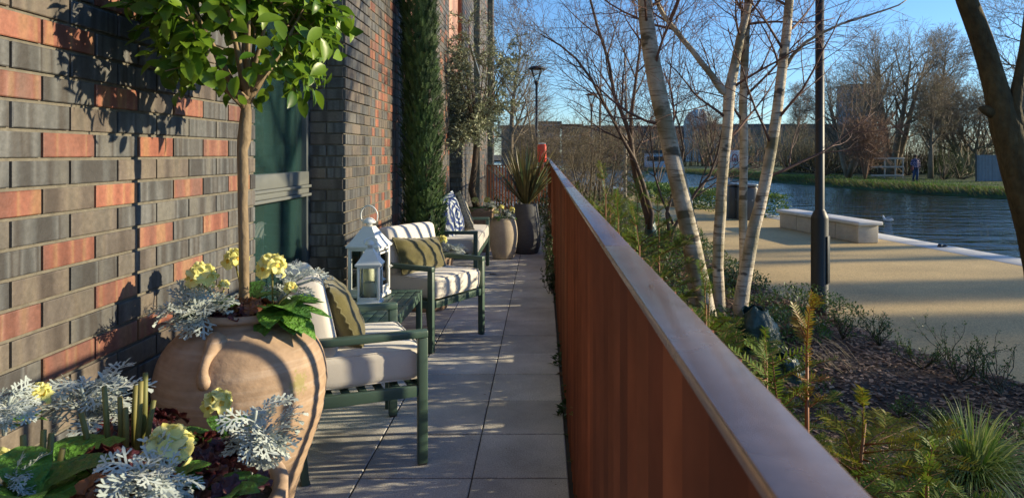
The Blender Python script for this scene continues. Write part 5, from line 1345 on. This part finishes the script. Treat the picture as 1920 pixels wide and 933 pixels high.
# ---------------- far bank trees
T1 = tree('bare_tree', Vector((px(1672,330,57).x,57,-.3)), 'tallest bare spreading tree on the far bank, behind the near lamp post', multi(5,9.5,.30,.42,21), dict(BT, n=[9,7,5,3], L=[5.0,2.6,1.3,.8], rmin=.011, t0=[.22,.15,.15,.15]), FTWIG, FTWIG, 630)
T2 = tree('bare_tree', Vector((px(1765,330,62).x,62,-.3)), 'upright narrow bare tree behind the ivy covered trees', straight(11,.22,.0,8,22), dict(BT, n=[22,9,6,4], ang=[34,34,36,36], L=[3.6,1.9,1.0,.6], rmin=.012), FTWIG, FTWIG, 631)
T3 = tree('bare_tree', Vector((px(1590,330,52).x,52,-.3)), 'bare bending tree left of the tallest one on the far bank', multi(4,6.5,.2,.7,23), dict(BT, n=[9,7,5,3], L=[4.0,2.2,1.1,.7], rmin=.010, t0=[.2,.15,.15,.15]), FTWIG, FTWIG, 632)
IVY = mat('ivy_leaf', (.035,.075,.012), (.11,.15,.025), .45, nscale=2, namt=.3, transl=.2)
YIV = mat('yellow_leaf', (.15,.13,.035), (.30,.25,.085), .6, nscale=2, namt=.3, transl=.35)
tree('ivy_tree', Vector((px(1745,335,50).x,50,-.3)), 'ivy covered tree behind the walking person', straight(6.5,.2,.03,7,24), dict(BT, n=[16,9,6,3], L=[2.2,1.3,.8,.45], rmin=.010), FTWIG, FTWIG, 633, leafspec=(IVY,9000,.13,0,6.5,.7))
tree('yellow_willow', Vector((px(1815,335,54).x,54,-.3)), 'broad tree with sparse yellowish leaves behind the grey panel fence', multi(5,6.0,.18,.6,25), dict(BT, n=[11,8,6,3], L=[3.4,2.0,1.0,.5], rmin=.011), FTWIG, FTWIG, 634, leafspec=(YIV,15000,.11,.8,9,.5))
tree('bare_tree', Vector((px(1925,335,40).x,40,-.3)), 'bare tree with level twigs at the right edge of the far bank', straight(10,.22,-.02,8,26), dict(BT, n=[20,9,6,4], ang=[62,46,40,36], up=[.0,.0,.0,0]), FTWIG, FTWIG, 635)
RT = mat('russet_twig', (.16,.085,.05), (.24,.14,.09), .8, nscale=6, namt=.2)
tree('russet_shrub', Vector((px(1622,333,48).x,48,-.3)), 'russet bare shrub beside the wooden rails on the far bank', multi(11,3.4,.05,.45,27), dict(SP, n=[8,5,3,2], L=[1.8,1.1,.6,.4], rmin=.010, up=[.1,.08,.05,0]), RT, RT, 636, cat='shrub')
def farbush(x, Y, r, h, mt, label, seed, n=2600, L=.16, grp=None):
    random.seed(seed); e = empty('evergreen_bush', Vector(((x-VX)*Y/F, Y, -.35)), 0, label, 'bush', grp); m = MB(); s = MB()
    for k in range(n):
        d = sph(-.1,1); q = U(.35,1)**.5; rr = 1+.35*noise.noise(d*2+Vector((seed,0,0))); p = Vector((d.x*r*q*rr, d.y*r*q*rr*.8, max(.02,(d.z+.1)*h*q*rr)))
        m.leaf(p, sph()+UP*.2, sph()+UP, L*U(.6,1.3), L*U(.35,.6), 1, 0, 0, .8)
    for k in range(14): d = sph(.1,1); s.tube([(0,0,0),(d.x*r*.5,d.y*r*.5,d.z*h*.5),(d.x*r*1.02,d.y*r*.9,d.z*h*1.05)],[.04,.025,.01],4)
    m.build('leaves', mt, e); s.build('stems', TWIG, e); return e
FB = [(1480,66,4.0,4.4,'broad dark evergreen bush on the far bank behind the slanting birch'),(1545,58,3.2,4.0,'dark evergreen bush on the far bank seen beside the lamp post'),(1440,78,3.6,3.6,'dark bush behind the white notice board'),
      (1775,50,1.6,2.4,'dark ivy bush right of the walking person'),(1800,49,1.5,1.9,'dark low bush against the grey panel fence'),(1700,56,3.4,3.0,'dark undergrowth mound behind the walking person'),(1650,60,3.4,3.2,'dark undergrowth mound behind the wooden rails'),
      (1860,52,3.2,3.4,'dark ivy mound behind the grey panel fence'),(1910,46,2.6,3.4,'dark bush under the level twigged tree at the right edge'),(1400,92,4,3.6,'far dark bush just right of the notice board'),(1330,100,5,3.8,'far dark bush left of the notice board')]
for k, (x, Y, r, h, lb) in enumerate(FB): farbush(x, Y, r, h, DGREENL if k % 3 else IVY, lb, 700+k, 3000 if Y < 70 else 1800, .17 if Y < 70 else .24)
farbush(1768,48,.7,1.7, GREENL, 'brighter green bush with pale flecks close to the far path', 730, 900, .11)
# scattered distance trees, copies
k = 0
for (src, x, Y, s, lb) in ((T2,1500,90,.85,'distant bare tree behind the slanting birch'),(T1,1320,125,.8,'distant bare tree in front of the pale dome'),
      (T2,1240,130,.75,'distant bare tree seen right of the grey maple'),(T3,1160,120,.8,'distant bare tree seen through the grey maple'),(T1,1085,135,.62,'distant bare tree over the pale flats beyond the fence end'),
      
      (T3,1030,95,.55,'distant bare tree behind the red case'),(T3,985,60,.6,'bare tree in the gap beside the building end')):
    copy_tree(src, Vector(((x-VX)*Y/F, Y, -.35)), 1.3*k+.5, s, lb); k += 1
# trees on the far bank south of the view; they shade the path and the wall
T4 = tree('bare_tree', Vector((31,16.5,-.35)), 'open bare tree on the far bank beside the terrace', straight(15,.34,.0,8,33), dict(BT, n=[9,4,3,2], L=[3.2,1.8,1.0,.6], t0=[.3,.3,.2,.2], rmin=.012), FTWIG, FTWIG, 640, 'far bank trees beside the terrace')
T4['label'] = 'bare tree further back along the far bank'
random.seed(641)
for j, (x, y, s, src) in enumerate(((33,19.5,1,T4),(31,14.6,.95,T4),(30,22.5,.9,T4),(32,26,1,T4))):
    c = copy_tree(src, Vector((x,y,-.35)), j*1.7, s, 'bare tree further back along the far bank', 'far bank trees beside the terrace')
# ------------------------------------------------------------ hedges by the water
random.seed(61)
def hedge(name, c, sx, sy, h, rz, n, label, mt, L=.07):
    e = empty(name, c, rz, label, 'hedge'); m = MB(); s = MB()
    for k in range(n):
        x, y, z = U(-1,1), U(-1,1), U(0,1); f = random.choice('xyzz')
        if f == 'x': x = math.copysign(U(.85,1), x)
        elif f == 'y': y = math.copysign(U(.85,1), y)
        else: z = U(.8,1)
        p = Vector((x*sx/2, y*sy/2, z*h)); p *= 1+.10*noise.noise(p*1.8); m.leaf(p, sph()+UP*.3, sph()+UP, L*U(.6,1.3), L*U(.4,.6), 2, .2, .1, .8)
    m.build('leaves', mt, e); return e
a = Vector((3.1,27.6,ZP)); b = Vector((5.35,18.9,ZP)); d = (b-a).normalized(); ang = math.atan2(d.y, d.x)
nv = Vector((-d.y, d.x, 0)); nv = nv if nv.x > 0 else -nv
lab = ['clipped dark evergreen hedge beside the litter bins','low glossy hedge in the middle of the waterside planting','brighter green hedge at the far bend of the path']
for k, (t0, t1, h) in enumerate(((.62,1.0,.62),(.30,.60,.55),(0,.28,.60))):
    c = a.lerp(b, (t0+t1)/2)+nv*.75; hedge('low_hedge', c, (b-a).length*(t1-t0), 1.3, h, ang, 5200, lab[k], COV, .075)
m = MB(); c = a.lerp(b,.52)-nv*.02; m.box(c+Vector((0,0,.16)), (.9,.06,.30), ang, .01); o = m.build('timber_edging', mat('brown_timber', (.20,.12,.06), rough=.8, tone=False)); tag(o, 'short brown timber board edging the hedge by the path', 'edging')
for k, (x, Y, r, h, lb) in enumerate(((1195,30,1.4,1.0,'round green bush beyond the bend of the path'),(1120,26,1.1,.9,'green bush at the foot of the second lamp post'),(1090,20,.7,.8,'fresh green bush behind the fence near its far end'),(1230,34,1.6,1.2,'dark bush by the canal beyond the bend of the path'),(985,21,1.5,1.55,'dark clipped bush behind the end fence'))):
    e = farbush(x, Y, r, h, COV if k % 2 == 0 and k < 4 else DGREENL, lb, 760+k, 2400, .08)
for k, (y_, w_, h_) in enumerate(((9.15,3.1,8.9),(4.9,4.4,9.0),(12.0,1.2,9.2),(.2,4.0,8.8))):  # unseen hedges added on the far bank to throw shade on the path
    random.seed(80+k); c = Vector((29.6,y_,-.36)); e = empty('shade_hedge', c, 0, 'tall ragged evergreen hedge added out of view to shade the path', 'hedge', 'tall hedges added out of view to shade the path'); m = MB(); s = MB()
    for q in range(int(3800*w_)+1500):
        y = U(-.5,.5)*w_; z = U(0,1)**.35*(h_*(.93+.13*noise.noise(Vector((y*1.3+k*7,0,k))))); p = Vector((U(-.9,.9)*(1-.1*z/h_), y, z)); L = .42
        m.leaf(p, sph()+UP*.3, sph()+UP, L*U(.6,1.2), L*U(.35,.55), 1, 0, 0, .8)
    for q in range(int(w_*2)): y = U(-.45,.45)*w_; s.tube([(0,y,0),(0,y,h_*.85)], [.09,.03], 5)
    m.build('leaves', DGREENL, e); s.build('stems', TWIG, e)
# ------------------------------------------------------------ bench
BEN = mat('bench_stone', (.44,.39,.32), (.50,.45,.37), .8, nscale=6, namt=.14, bump=(120,.35,.003), fine=(80,.15))
BENT = mat('bench_seat_stone', (.60,.58,.54), (.62,.60,.56), .7, nscale=6, namt=.08, bump=(120,.2,.002))
bd = Vector((-.163,.987,0)); bn = Vector((.987,.163,0)); br = math.atan2(.163,.987)
be = empty('stone_bench', Vector((5.98,15.17,ZP)), 0, 'long pale stone bench with an overhanging seat slab beside the canal', 'bench')
m = MB()
for k in range(4): m.box(bd*(-1.53+3.06*(k+.5)/4)+Vector((0,0,.17)), (.43, 3.06/4-.006, .34), br, .02, seg=3)
m.build('base', BEN, be)
m = MB(); m.box(Vector((0,0,.378)), (.52, 3.22, .075), br, .026, seg=4); m.build('seat', BENT, be)
# ------------------------------------------------------------ litter bins
BINM = mat('bin_grey', (.055,.062,.066), (.075,.08,.085), .45, nscale=10, namt=.1)
LIDM = mat('bin_lid', (.16,.19,.21), rough=.35, tone=False)
def bin_(c, rx, ry, h, label):
    e = empty('litter_bin', c, 0, label, 'litter bin')
    def shell(mb, prof, n=40):
        vs = []; fs = []
        for (s, z) in prof:
            for k in range(n):
                a = 6.2832*k/n; cx, sy = math.cos(a), math.sin(a); p = 2/3.2
                vs.append((math.copysign(abs(cx)**p, cx)*rx*s, math.copysign(abs(sy)**p, sy)*ry*s, z))
        for i in range(len(prof)-1):
            for k in range(n): fs.append((i*n+k,i*n+(k+1)%n,(i+1)*n+(k+1)%n,(i+1)*n+k))
        fs.append(tuple((len(prof)-1)*n+k for k in range(n))); mb.add(vs, fs)
    m = MB(); shell(m, [(.97,0),(1,.02),(1,h-.12),(.97,h-.10)]); m.build('body', BINM, e)
    m = MB(); shell(m, [(.93,h-.13),(.93,h-.055)]); m.build('opening', DARKM, e)
    m = MB(); shell(m, [(.98,h-.055),(1.03,h-.045),(1.03,h-.01),(.97,h),(.5,h+.006)]); m.build('lid', LIDM, e)
    m = MB(); m.box((-rx*1.0-.004,-.03,h*.55), (.012,.05,.05), bev=.004); m.box((rx*.2,-ry-.004,h*.55), (.04,.012,.05), bev=.004); m.build('lock', LIDM, e)
g = ground(1371, 409, ZP); bin_(Vector((5.06,19.05,ZP)), .17,.26,.93,'narrow charcoal litter bin, left one of the pair by the canal')
bin_(Vector((5.34,18.65,ZP)), .255,.29,.93,'wide rounded charcoal litter bin, right one of the pair by the canal')
# ------------------------------------------------------------ lamp posts
LPM = mat('lamp_post_paint', (.012,.017,.021), rough=.5, nscale=10, namt=.08, tone=False)
def lamp(c, h, rb, rs, hb, label, head=True, seed=0):
    e = empty('street_lamp', c, 0, label, 'street lamp'); m = MB()
    m.lathe([(rb*1.04,0),(rb*1.04,.03),(rb,.035),(rb,hb-.05),(rb*.97,hb-.03),(rs*1.25,hb+.03),(rs*1.02,hb+.045),(rs,hb+.05),(rs*.9,h)], n=32, cap=True); p = m.build('post', LPM, e)
    m = MB(); m.box((rb*.80,-rb*.55,hb*.55), (.012,.10*rb/.09,.50*hb/1.07), R(-35), .004); m.build('door', LPM, p)
    if head:
        m = MB(); m.lathe([(rs*.9,h-.05),(rs*1.6,h),(rs*1.9,h+.06),(rs*1.0,h+.09)], n=20); m.build('collar', LPM, e)
        m = MB()
        for k in range(4): a = .785+k*1.5708; m.tube([(math.cos(a)*.05,math.sin(a)*.05,h+.05),(math.cos(a)*.22,math.sin(a)*.22,h+.46)], .014, 6)
        m.build('lamp_frame', LPM, e)
        m = MB(); m.lathe([(.055,h+.08),(.19,h+.44)], n=24); m.build('lamp_glass', LG, e)
        m = MB(); m.lathe([(0,h+.45),(.245,h+.45),(.26,h+.465),(.25,h+.49),(.14,h+.54),(0,h+.55)], n=32); m.build('lamp_cap', LPM, e)
    return e
lamp(Vector((2.94,7.58,ZP)), 4.6, .090, .048, 1.07, 'dark lamp post with a thick base standing at the edge of the path')
g = px(1006,289,22.3); lamp(Vector((g.x,22.3,ZP-.06)), 3.95, .07, .042, 1.0, 'street lamp with a conical glass head beyond the terrace')
g = px(1109,289,30.5); lamp(Vector((g.x,30.5,ZP)), 3.75, .08, .045, 1.0, 'street lamp with a flat round cap seen through the bare shrubs')
# ------------------------------------------------------------ notice board, rails, panels on the far bank
s0 = Vector((17.9,66.5,-.35)); sg_ = empty('notice_board', s0, 0, 'white notice board with a dark arch emblem on the far bank', 'sign')
m = MB(); m.box((0,0,1.30), (.86,.04,1.62), bev=.01); m.build('board', WHITEM, sg_)
m = MB()
for k in (-.36,.36): m.box((k,.05,.9), (.06,.05,2.0), bev=.005)
m.build('posts', mat('grey_timber', (.20,.18,.15), rough=.85, tone=False), sg_)
NAVY = mat('navy_print', (.02,.035,.12), rough=.6, tone=False); REDP = mat('red_print', (.60,.08,.06), rough=.6, tone=False)
m = MB(); pts = [(-.24,-.03,1.05),(-.25,-.03,1.45)]+[(-.25*math.cos(a*.3142),-.03,1.45+.28*math.sin(a*.3142)) for a in range(1,10)]+[(.25,-.03,1.45),(.24,-.03,1.05)]
m.tube(pts, .055, 6); m.build('arch_emblem', NAVY, sg_)
m = MB(); m.tube([(-.09,-.03,1.02),(-.06,-.03,1.3),(0,-.03,1.42),(.06,-.03,1.3),(.09,-.03,1.02)], .045, 6); m.box((0,-.03,.78),(.46,.01,.05)); m.build('figure_emblem', REDP, sg_)
TIM = mat('pale_rail_timber', (.42,.38,.32), (.48,.43,.37), .8, nscale=8, namt=.2)
rf = empty('rail_fence', Vector((24.4,50.5,-.32)), 0, 'pale three bar timber fence on the far bank', 'fence')
for z in (.22,.82,1.42): m = MB(); m.box((-.05,0,z), (2.5 if z > 1 else 2.3,.05,.12), bev=.01); m.build('rail', TIM, rf)
for x in (-.2,.55,1.1): m = MB(); m.box((x,.06,.72), (.09,.07,1.45), bev=.01); m.build('post', TIM, rf)
pf = empty('panel_fence', Vector((28.6,44.5,-.32)), 0, 'blue grey corrugated panel fence on the far bank at the right', 'fence')
m = MB()
for k in range(34): m.box((-1.6+k*.105,.0+.012*(k%2),.86), (.10,.02,1.62))
m.build('panel', mat('blue_grey_panel', (.17,.20,.235), (.20,.235,.27), .7, nscale=5, namt=.12), pf)
for x in (-1.65,.1,1.9): m = MB(); m.box((x,-.05,.88), (.07,.07,1.74)); m.build('post', DARKM, pf)
# ------------------------------------------------------------ bird and mooring ring
g = Vector((11.0,22.8,ZW)); gu = empty('gull', g, R(150), 'white gull floating on the canal beyond the end of the bench', 'bird')
bm = bmesh.new(); v = [bm.verts.new(c) for c in ((-.17,0,.07),(-.09,0,.05),(.0,0,.05),(.08,0,.065),(.115,0,.12),(.125,0,.17),(.155,0,.185))]
for i in range(6): bm.edges.new((v[i],v[i+1]))
def skin(name, bm, radii, mt, parent, root=2, sub=2):
    me = bpy.data.meshes.new(name); bm.to_mesh(me); bm.free(); o = bpy.data.objects.new(name, me); COL.objects.link(o)
    o.modifiers.new('s','SKIN'); sv = me.skin_vertices[0].data
    for i, r in enumerate(radii): sv[i].radius = r if hasattr(r,'__len__') else (r,r)
    sv[root].use_root = True
    o.modifiers.new('ss','SUBSURF').levels = sub
    dg = bpy.context.evaluated_depsgraph_get(); m2 = bpy.data.meshes.new_from_object(o.evaluated_get(dg)); o.modifiers.clear(); o.data = m2; m2.materials.clear(); m2.materials.append(mt)
    for p in m2.polygons: p.use_smooth = True
    a = m2.attributes.new('tone','FLOAT','FACE'); a.data.foreach_set('value',[.5]*len(m2.polygons))
    o.parent = parent; return o
GULL = mat('white_feathers', (.75,.76,.77), rough=.7, tone=False)
skin('body', bm, [(.012,.03),(.045,.055),(.06,.07),(.045,.05),(.026,.026),(.03,.03),(.018,.018)], GULL, gu)
m = MB(); m.tube([(.165,0,.183),(.205,0,.172)], [.010,.003], 6); m.build('beak', mat('yellow_beak', (.6,.35,.03), tone=False), gu)
for sy in (-1,1): m = MB(); m.leaf((.05,sy*.055,.10), (-1,0,.12), (0,sy,.3), .21, .085, 5, .1, .1); m.build('wing', mat('grey_feathers', (.36,.38,.40), rough=.7, tone=False), gu)
mr_ = empty('mooring_ring', Vector((7.28,13.1,ZP+.0045)), 0, 'small dark iron mooring ring lying on the pale coping', 'mooring ring')
m = MB(); m.lathe([(0,0),(.045,0),(.045,.012),(.03,.05),(.02,.058),(0,.06)], n=16); m.build('base', DARKM, mr_)
m = MB(); m.tube([(.07+.055*math.cos(k*.3927),.055*math.sin(k*.3927),.018+.01*math.cos(k*.39)) for k in range(17)], .012, 8); m.build('ring', DARKM, mr_)
# ------------------------------------------------------------ person on the far path
pe = empty('person', Vector((24.0,46.0,-.345)), R(-100), 'person in a navy patterned jacket and blue jeans walking on the far bank', 'person')
SK = mat('skin', (.45,.28,.20), rough=.6, tone=False)
bm = bmesh.new()
# x is forward; joints
J = dict(pel=(0,0,.90),sp=(0,0,1.10),ch=(.0,0,1.30),nk=(.01,0,1.44),hd=(.03,0,1.53),ht=(.025,0,1.64),
  hl=(0,.09,.86),kl=(.08,.09,.48),al=(-.02,.09,.08),tl=(.13,.09,.035),hr=(0,-.09,.86),kr=(.02,-.09,.47),ar=(-.16,-.09,.10),tr=(-.03,-.09,.035),
  sl=(0,.17,1.37),el=(-.05,.22,1.10),wl=(.08,.22,.90),fl=(.12,.22,.84),sr=(0,-.17,1.37),er=(-.02,-.24,1.10),wr=(.16,-.22,1.00),fr=(.23,-.21,.98))
ks = list(J); V = {k: bm.verts.new(J[k]) for k in ks}
for a_, b_ in (('pel','sp'),('sp','ch'),('ch','nk'),('nk','hd'),('hd','ht'),('pel','hl'),('hl','kl'),('kl','al'),('al','tl'),('pel','hr'),('hr','kr'),('kr','ar'),('ar','tr'),('ch','sl'),('sl','el'),('el','wl'),('wl','fl'),('ch','sr'),('sr','er'),('er','wr'),('wr','fr')): bm.edges.new((V[a_],V[b_]))
rad = dict(pel=.13,sp=.12,ch=.135,nk=.05,hd=.085,ht=.075,hl=.09,kl=.06,al=.042,tl=.032,hr=.09,kr=.06,ar=.042,tr=.032,sl=.065,el=.045,wl=.03,fl=.03,sr=.065,er=.045,wr=.03,fr=.03)
bdy = skin('body', bm, [rad[k] for k in ks], SK, pe, 0)
def shell(name, segs, mt, par):
    m = MB()
    for pts, rr in segs: m.tube([Vector(q) for q in pts], rr, 14)
    o = m.build(name, mt, par); return o
shell('jeans', [([(0,.08,.95),J['hl'],J['kl'],(J['al'][0],.09,.10)], [.115,.105,.078,.068]),([(0,-.08,.95),J['hr'],J['kr'],(J['ar'][0],-.09,.12)], [.115,.105,.078,.068])], mat('jeans', (.03,.06,.14), rough=.9, tone=False), bdy)
jk = mat('patterned_jacket', (.025,.03,.075), rough=.85, tone=False)
nt = jk.node_tree; vo = nt.nodes.new('ShaderNodeTexVoronoi'); vo.inputs['Scale'].default_value = 16; tcx = nt.nodes.new('ShaderNodeTexCoord'); nt.links.new(tcx.outputs['Object'], vo.inputs[0])
rr_ = nt.nodes.new('ShaderNodeValToRGB'); rr_.color_ramp.elements[0].position = .32; rr_.color_ramp.elements[0].color = (.45,.34,.48,1); rr_.color_ramp.elements[1].position = .45; rr_.color_ramp.elements[1].color = (.02,.025,.07,1)
nt.links.new(vo.outputs[0], rr_.inputs[0]); nt.links.new(rr_.outputs[0], nt.nodes['Principled BSDF'].inputs['Base Color'])
shell('jacket', [([(0,0,.84),(0,0,.95),(0,0,1.12),(0,0,1.32),(.0,0,1.42),(.01,0,1.47)], [.185,.18,.165,.185,.13,.07]),([(0,.13,1.37),J['sl'],J['el'],J['wl']], [.08,.082,.065,.05]),([(0,-.13,1.37),J['sr'],J['er'],J['wr']], [.08,.082,.065,.05])], jk, bdy)
m = MB(); m.lathe([(.0,.115),(.06,.10),(.095,.05),(.10,0),(.09,-.06),(.07,-.09)], (.01,0,1.60), 18); m.build('hair', mat('brown_hair', (.06,.03,.018), rough=.8, tone=False), bdy)
m = MB()
for s_ in (-1,1): m.box((.11,s_*.03,1.575), (.012,.018,.010), bev=.003)
m.build('eyes', DARKM, bdy)
m = MB(); m.tube([(.105,0,1.57),(.128,0,1.545),(.11,0,1.535)], [.01,.014,.008], 6); m.build('nose', SK, bdy)
m = MB()
for q in ('tl','tr'): x_,y_,z_ = J[q]; m.box((x_-.08,y_,z_+.01), (.27,.10,.09), bev=.03, seg=3)
m.build('shoes', DARKM, bdy)
hb = empty('shoulder_bag', Vector((24.0,46.0,-.345)), R(-100), 'dark red bag carried by the person on the far bank', 'bag')
m = MB(); m.box((.20,-.28,.82), (.30,.10,.24), bev=.04, seg=3); m.build('bag_body', mat('dark_red', (.13,.02,.025), rough=.7, tone=False), hb)
m = MB(); m.tube([(.10,-.28,.92),(.13,-.26,1.02),(.20,-.24,1.06),(.27,-.26,1.02),(.30,-.28,.92)], .010, 6); m.build('strap', DARKM, hb)
# ------------------------------------------------------------ buildings in the distance
def block(name, x0, x1, y0, ztop, Y, dep, mt, label, wins=None, cat='building', roof=None):
    X0 = (x0-VX)*Y/F; X1 = (x1-VX)*Y/F; zt = H-(ztop-VY)*Y/F; c = Vector(((X0+X1)/2, Y+dep/2, -.36)); e = empty(name, c, 0, label, cat); w = X1-X0; h = zt+.36
    m = MB(); m.box((0,0,h/2), (w,dep,h)); m.build('wall', mt, e)
    m = MB(); m.box((0,0,h+.2), (w+.6,dep+.6,.4)); m.build('roof', roof or DARKM, e)
    if wins:
        nx, nz, ww, wh, gm = wins
        for i in range(nx):
            for j in range(nz):
                m = MB(); m.box((-w/2+w*(i+.5)/nx, -dep/2-.03, h*(j+.6)/nz), (ww,.10,wh)); m.build('window', gm, e)
    return e
WB = mat('warehouse_brick', (.15,.145,.145), rough=.9, nscale=.3, namt=.2, tone=False, world=True)  # greyed and lightened, distance haze painted into the brick
PALE = mat('pale_render', (.42,.43,.44), rough=.8, nscale=.5, namt=.08, tone=False, world=True)
WINM = mat('far_window', (.03,.04,.05), rough=.15, tone=False)
block('warehouse', 1092,1305,0,239,165,14,WB,'long low brown warehouse behind the trees, left stretch',(16,2,1.3,1.5,WINM),roof=mat('slate_roof',(.10,.10,.11),rough=.7,tone=False))
block('warehouse', 1330,1600,0,236,150,14,WB,'dark long low warehouse with a grey roof behind the slanting birch and the lamp post',(16,2,1.3,1.5,WINM),roof=MATS['slate_roof'])
block('flats', 1012,1050,0,232,120,10,PALE,'pale low block of flats beyond the red case',(4,3,.9,1.2,WINM))
block('flats', 1056,1090,0,237,126,10,mat('grey_render',(.27,.28,.30),rough=.8,tone=False),'grey flats beside the pale block beyond the fence end',(3,3,.9,1.2,WINM))
block('flats', 940,1008,0,240,110,10,WB,'brown low building glimpsed behind the end of the terrace',(5,2,1,1.3,WINM))
block('tower_block', 1592,1642,0,160,240,10,mat('hazy_render',(.24,.29,.34),rough=.9,tone=False),'pale grey tower block glimpsed through the tallest bare tree',(6,9,.9,1.3,WINM))  # haze is mixed into the wall colour
block('white_van_body', 1212,1262,0,286,88,3,PALE,'pale low cabin on the far bank seen between the birch and the maple',None,'cabin') if False else None
block('cabin', 1214,1252,0,287,96,3,mat('pale_blue',(.38,.44,.54),rough=.7,tone=False),'pale blue low cabin by the canal seen behind the leaning birch',(3,1,1.0,.6,WINM),'cabin')
# columns in front of the pale flats
for k, x in enumerate((1020,1031)): pass
random.seed(90); m = MB()
for k in range(38000):
    t = U(0,1); x0 = 4+96*t; y0 = 112-44*t+U(-5,5); hh = 4.6*(1+.35*noise.noise(Vector((x0*.16,0,4)))); z = U(0,1)**.8*hh
    p = Vector((x0, y0, -.3+z)); m.leaf(p, sph()+UP*.6, sph(), U(.25,.6), U(.06,.22), 1, 0, 0, .8)
for k in range(1500):
    t = U(0,1); x0 = 4+96*t; y0 = 112-44*t+U(-4,4); h_ = U(3.5,6.0); m.tube([(x0,y0,-.3),(x0+U(-.5,.5),y0,h_*.5),(x0+U(-1.1,1.1),y0,h_)], [.05,.035,.015], 3)
tag(m.build('far_thicket', mat('thicket', (.05,.042,.025), (.17,.135,.08), .85, nscale=.3, namt=.3)), 'dark far-off belt of scrub beyond the canal path', 'thicket', kind='stuff')
m = MB()
for k in range(24000):
    t = U(0,1); x0 = 23+30*t; y0 = 66-14*t+U(-3,3); hh = 4.2*(1+.5*noise.noise(Vector((x0*.3,0,9)))); z = U(0,1)*hh
    p = Vector((x0, y0, -.3+z)); m.leaf(p, sph()+UP*.6, sph(), U(.15,.38), U(.03,.12), 1, 0, 0, .8)
for k in range(2600):
    t = U(0,1); x0 = 23+30*t; y0 = 66-14*t+U(-3,3); h_ = U(1.8,4.6); b = Vector((x0,y0,-.3)); d = (sph()*.35+UP).normalized()
    m.tube([b,b+d*h_*.5,b+d*h_+sph()*.3], [.022,.016,.007], 3)
tag(m.build('bank_scrub', mat('scrub', (.018,.026,.012), (.085,.07,.04), .85, nscale=.5, namt=.3)), 'tangled brown scrub under the bare trees of the far bank', 'scrub', kind='stuff')
dm = empty('domed_tower', Vector(((1311-VX)*158/F,158,-.36)), 0, 'pale domed tower rising above the warehouse roof', 'tower')
DOM = mat('pale_dome', (.40,.47,.46), rough=.6, tone=False)
m = MB(); m.lathe([(3.3,0),(3.3,7.6),(3.5,7.8),(3.5,8.2)], n=28); m.build('drum', PALE, dm)
m = MB(); m.lathe([(3.3*math.cos(a*.1571),8.2+3.4*math.sin(a*.1571)) for a in range(11)], n=28); d_ = m.build('dome', DOM, dm)
m = MB()
for k in range(10):
    a = k*.6283; m.tube([(3.34*math.cos(t*.1571)*math.cos(a),3.34*math.cos(t*.1571)*math.sin(a),8.2+3.44*math.sin(t*.1571)) for t in range(11)], .10, 5)
m.build('ribs', PALE, d_)
# ------------------------------------------------------------ light and camera
w = bpy.data.worlds.new('World'); scene.world = w; w.use_nodes = True; nt = w.node_tree
bg = nt.nodes['Background']; sky = nt.nodes.new('ShaderNodeTexSky'); sky.sky_type = 'NISHITA'; sky.sun_disc = False
sky.sun_elevation = R(SUN_EL); sky.sun_rotation = R(90-SUN_AZ); sky.air_density = 1.0; sky.dust_density = 0.05; sky.ozone_density = 4; sky.altitude = 50
tint = nt.nodes.new('ShaderNodeVectorMath'); tint.operation = 'MULTIPLY'; tint.inputs[1].default_value = (.76,.90,1.05)
nt.links.new(sky.outputs[0], tint.inputs[0]); nt.links.new(tint.outputs[0], bg.inputs[0]); bg.inputs[1].default_value = .115
sl_ = bpy.data.lights.new('sun', 'SUN'); sl_.energy = 4.6; sl_.angle = R(.8); sl_.color = (1.0,.84,.56)
so = bpy.data.objects.new('sun', sl_); COL.objects.link(so)
sd = Vector((math.cos(R(SUN_EL))*math.cos(R(SUN_AZ)), math.cos(R(SUN_EL))*math.sin(R(SUN_AZ)), math.sin(R(SUN_EL))))
so.rotation_euler = (-sd).to_track_quat('-Z','Y').to_euler(); so.location = (20,5,20)
cd = bpy.data.cameras.new('camera'); cam = bpy.data.objects.new('camera', cd); COL.objects.link(cam); scene.camera = cam
cam.location = (0,0,H); cam.rotation_euler = (R(90),0,0); cd.sensor_width = 36; cd.lens = F/1920*36; cd.clip_start = .05; cd.clip_end = 3000
cd.shift_x = -(VX-960)/1920; cd.shift_y = -(466.5-VY)/1920
cd.dof.use_dof = True; cd.dof.focus_distance = 4.2; cd.dof.aperture_fstop = 14
vs_ = scene.view_settings; vs_.view_transform = 'Standard'; vs_.look = 'None'; vs_.exposure = EXPO; vs_.gamma = 1; vs_.use_curve_mapping = False
scene.cycles.max_bounces = 6; scene.cycles.transparent_max_bounces = 12; scene.cycles.diffuse_bounces = 3; scene.cycles.glossy_bounces = 3
